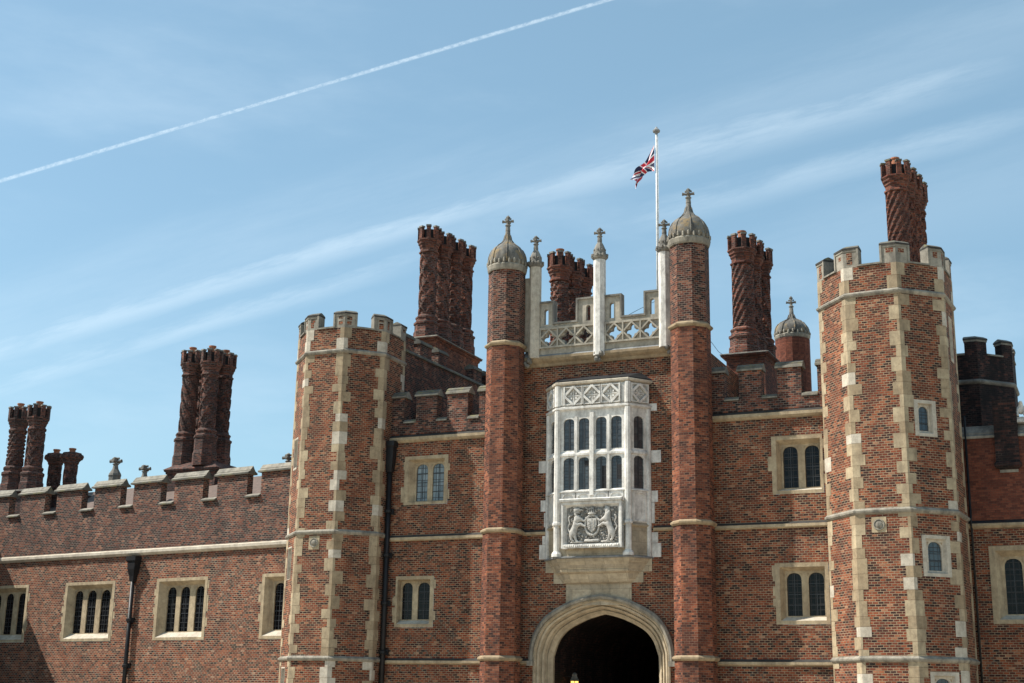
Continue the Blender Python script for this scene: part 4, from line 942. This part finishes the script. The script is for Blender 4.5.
roof_finial(-21.22, 2.55, 10.0, 10.78, 1.1, 'grey stone cross on a bulbous base on the wing roof, near the zigzag chimneys')
roof_finial(-20.18, 3.05, 9.75, 10.5, 1.05, 'low stone cross peeping over a merlon, beside the zigzag chimney base')
roof_finial(-13.87, 3.52, 9.8, 10.7, 1.0, 'dark stone cross behind the last wing merlon, next to the quoined tower')

fp = thing('flagpole', 'tall white flagpole with a small ball top standing behind the openwork parapet', 'flagpole', (1.45, 1.5, 12.42))
g = G(); g.tube([(0, 0, 0), (0, 0, 4.5), (0, 0, 8.05)], [.052, .046, .036], 12); g.build('mast', 'white_paint', fp)
g = G(); g.oct(0, 0, [(.05, 8.051), (.05, 8.09), (.12, 8.13), (.13, 8.18), (.05, 8.27), (.02, 8.32)], n=12); g.build('truck', 'lead_sheet', fp)
g = G(); g.tube([(.06, -.02, .6), (.07, -.03, 4), (.06, -.02, 8.0)], .006, 5); g.build('halyard', 'white_paint', fp)
# union flag hanging in folds
NU, NV = 120, 60
def flag_pt(u, v):       # u 0..1 along the fly, v 0..1 from foot to head
    hx, hz = -.06, 19.12+.95*v
    tx = -.82+.14*(1-v); tz = 18.95-.35*(1-v)
    s = u**.9; x = hx+(tx-hx)*s; z = hz+(tz-hz)*s
    sag = math.sin(math.pi*u)
    z += .24*sag*(1-v)-.04*sag*v
    y = .17*math.sin(6.5*u+6.5*v)*u+.09*math.sin(13*u-4*v)*u
    x += .09*math.sin(8*v+4*u)*u
    return Vector((1.45+x, 1.5-.06+y, z))
def uj(u, v):            # union flag, 2:1, in units where height = 30, length = 60
    x, y = u*60, v*30; cx, cy = x-30, y-15
    if abs(cx) < 3 or abs(cy) < 3: return 1
    if abs(cx) < 5 or abs(cy) < 5: return 2
    L = math.sqrt(5); d1 = (cy*2-cx)/L; d2 = (cy*2+cx)/L
    for d, flip in ((d1, 1 if cx < 0 else -1), (d2, 1 if cx > 0 else -1)):
        if 0 <= -d*flip*(1 if flip else 1) <= 2: return 1
    if abs(d1) < 3 or abs(d2) < 3: return 2
    return 0
g = G()
for i in range(NU):
    for j in range(NV):
        c = [flag_pt((i+a)/NU, (j+b)/NV) for a, b in ((0, 0), (1, 0), (1, 1), (0, 1))]
        g.face(c, uj((i+.5)/NU, (j+.5)/NV), smooth=True)
fl = g.build('flag', ['flag_blue', 'flag_red', 'flag_white'], origin=(1.39, 1.44, 19.6))
tag(fl, 'British union flag drooping in folds from the white flagpole', 'flag')
g = G(); g.tube([(.8, -.02, 13.66), (1.1, .4, 13.98), (1.42, 1.42, 14.55)], .008, 5); w_ = g.build('stay_wire', 'iron_black'); tag(w_, 'thin stay wire slanting from the openwork parapet up to the flagpole', 'wire')
g = G(); g.tube([(3.3, .6, 13.0), (3.15, 2.6, 12.95), (3.05, 4.2, 13.1)], .008, 5); w_ = g.build('stay_wire', 'iron_black'); tag(w_, 'thin wire running from the domed turret back to the twisted chimneys', 'wire')
# lantern in the passage
ln = thing('lantern', 'lit brass lantern on an iron arm inside the dark gateway', 'lantern', (-1.62, 2.0, 2.1))
g = G(); g.tube([(-.72, 0, .42), (-.3, 0, .44), (0, 0, .44)], .018, 6); g.tube([(0, 0, .44), (0, 0, .38)], .012, 6); g.build('arm', 'iron_black', ln)
g = G(); g.oct(0, 0, [(.16, .3), (.17, .32), (.12, .38), (.08, .46), (.1, .5), (.03, .56)], n=6); g.build('hood', 'weathered_stone', ln)
g = G(); g.oct(0, 0, [(.09, -.08), (.14, .29)], n=6, cap1=False); g.build('lamp_glass', 'lamp_glow', ln)
g = G()
for k in range(6):
    a = R_(22.5+60*k); g.tube([(.095*math.sin(a), -.095*math.cos(a), -.08), (.148*math.sin(a), -.148*math.cos(a), .3)], .012, 5)
g.oct(0, 0, [(.11, -.12), (.11, -.08)], n=6); g.build('frame', 'brass', ln)
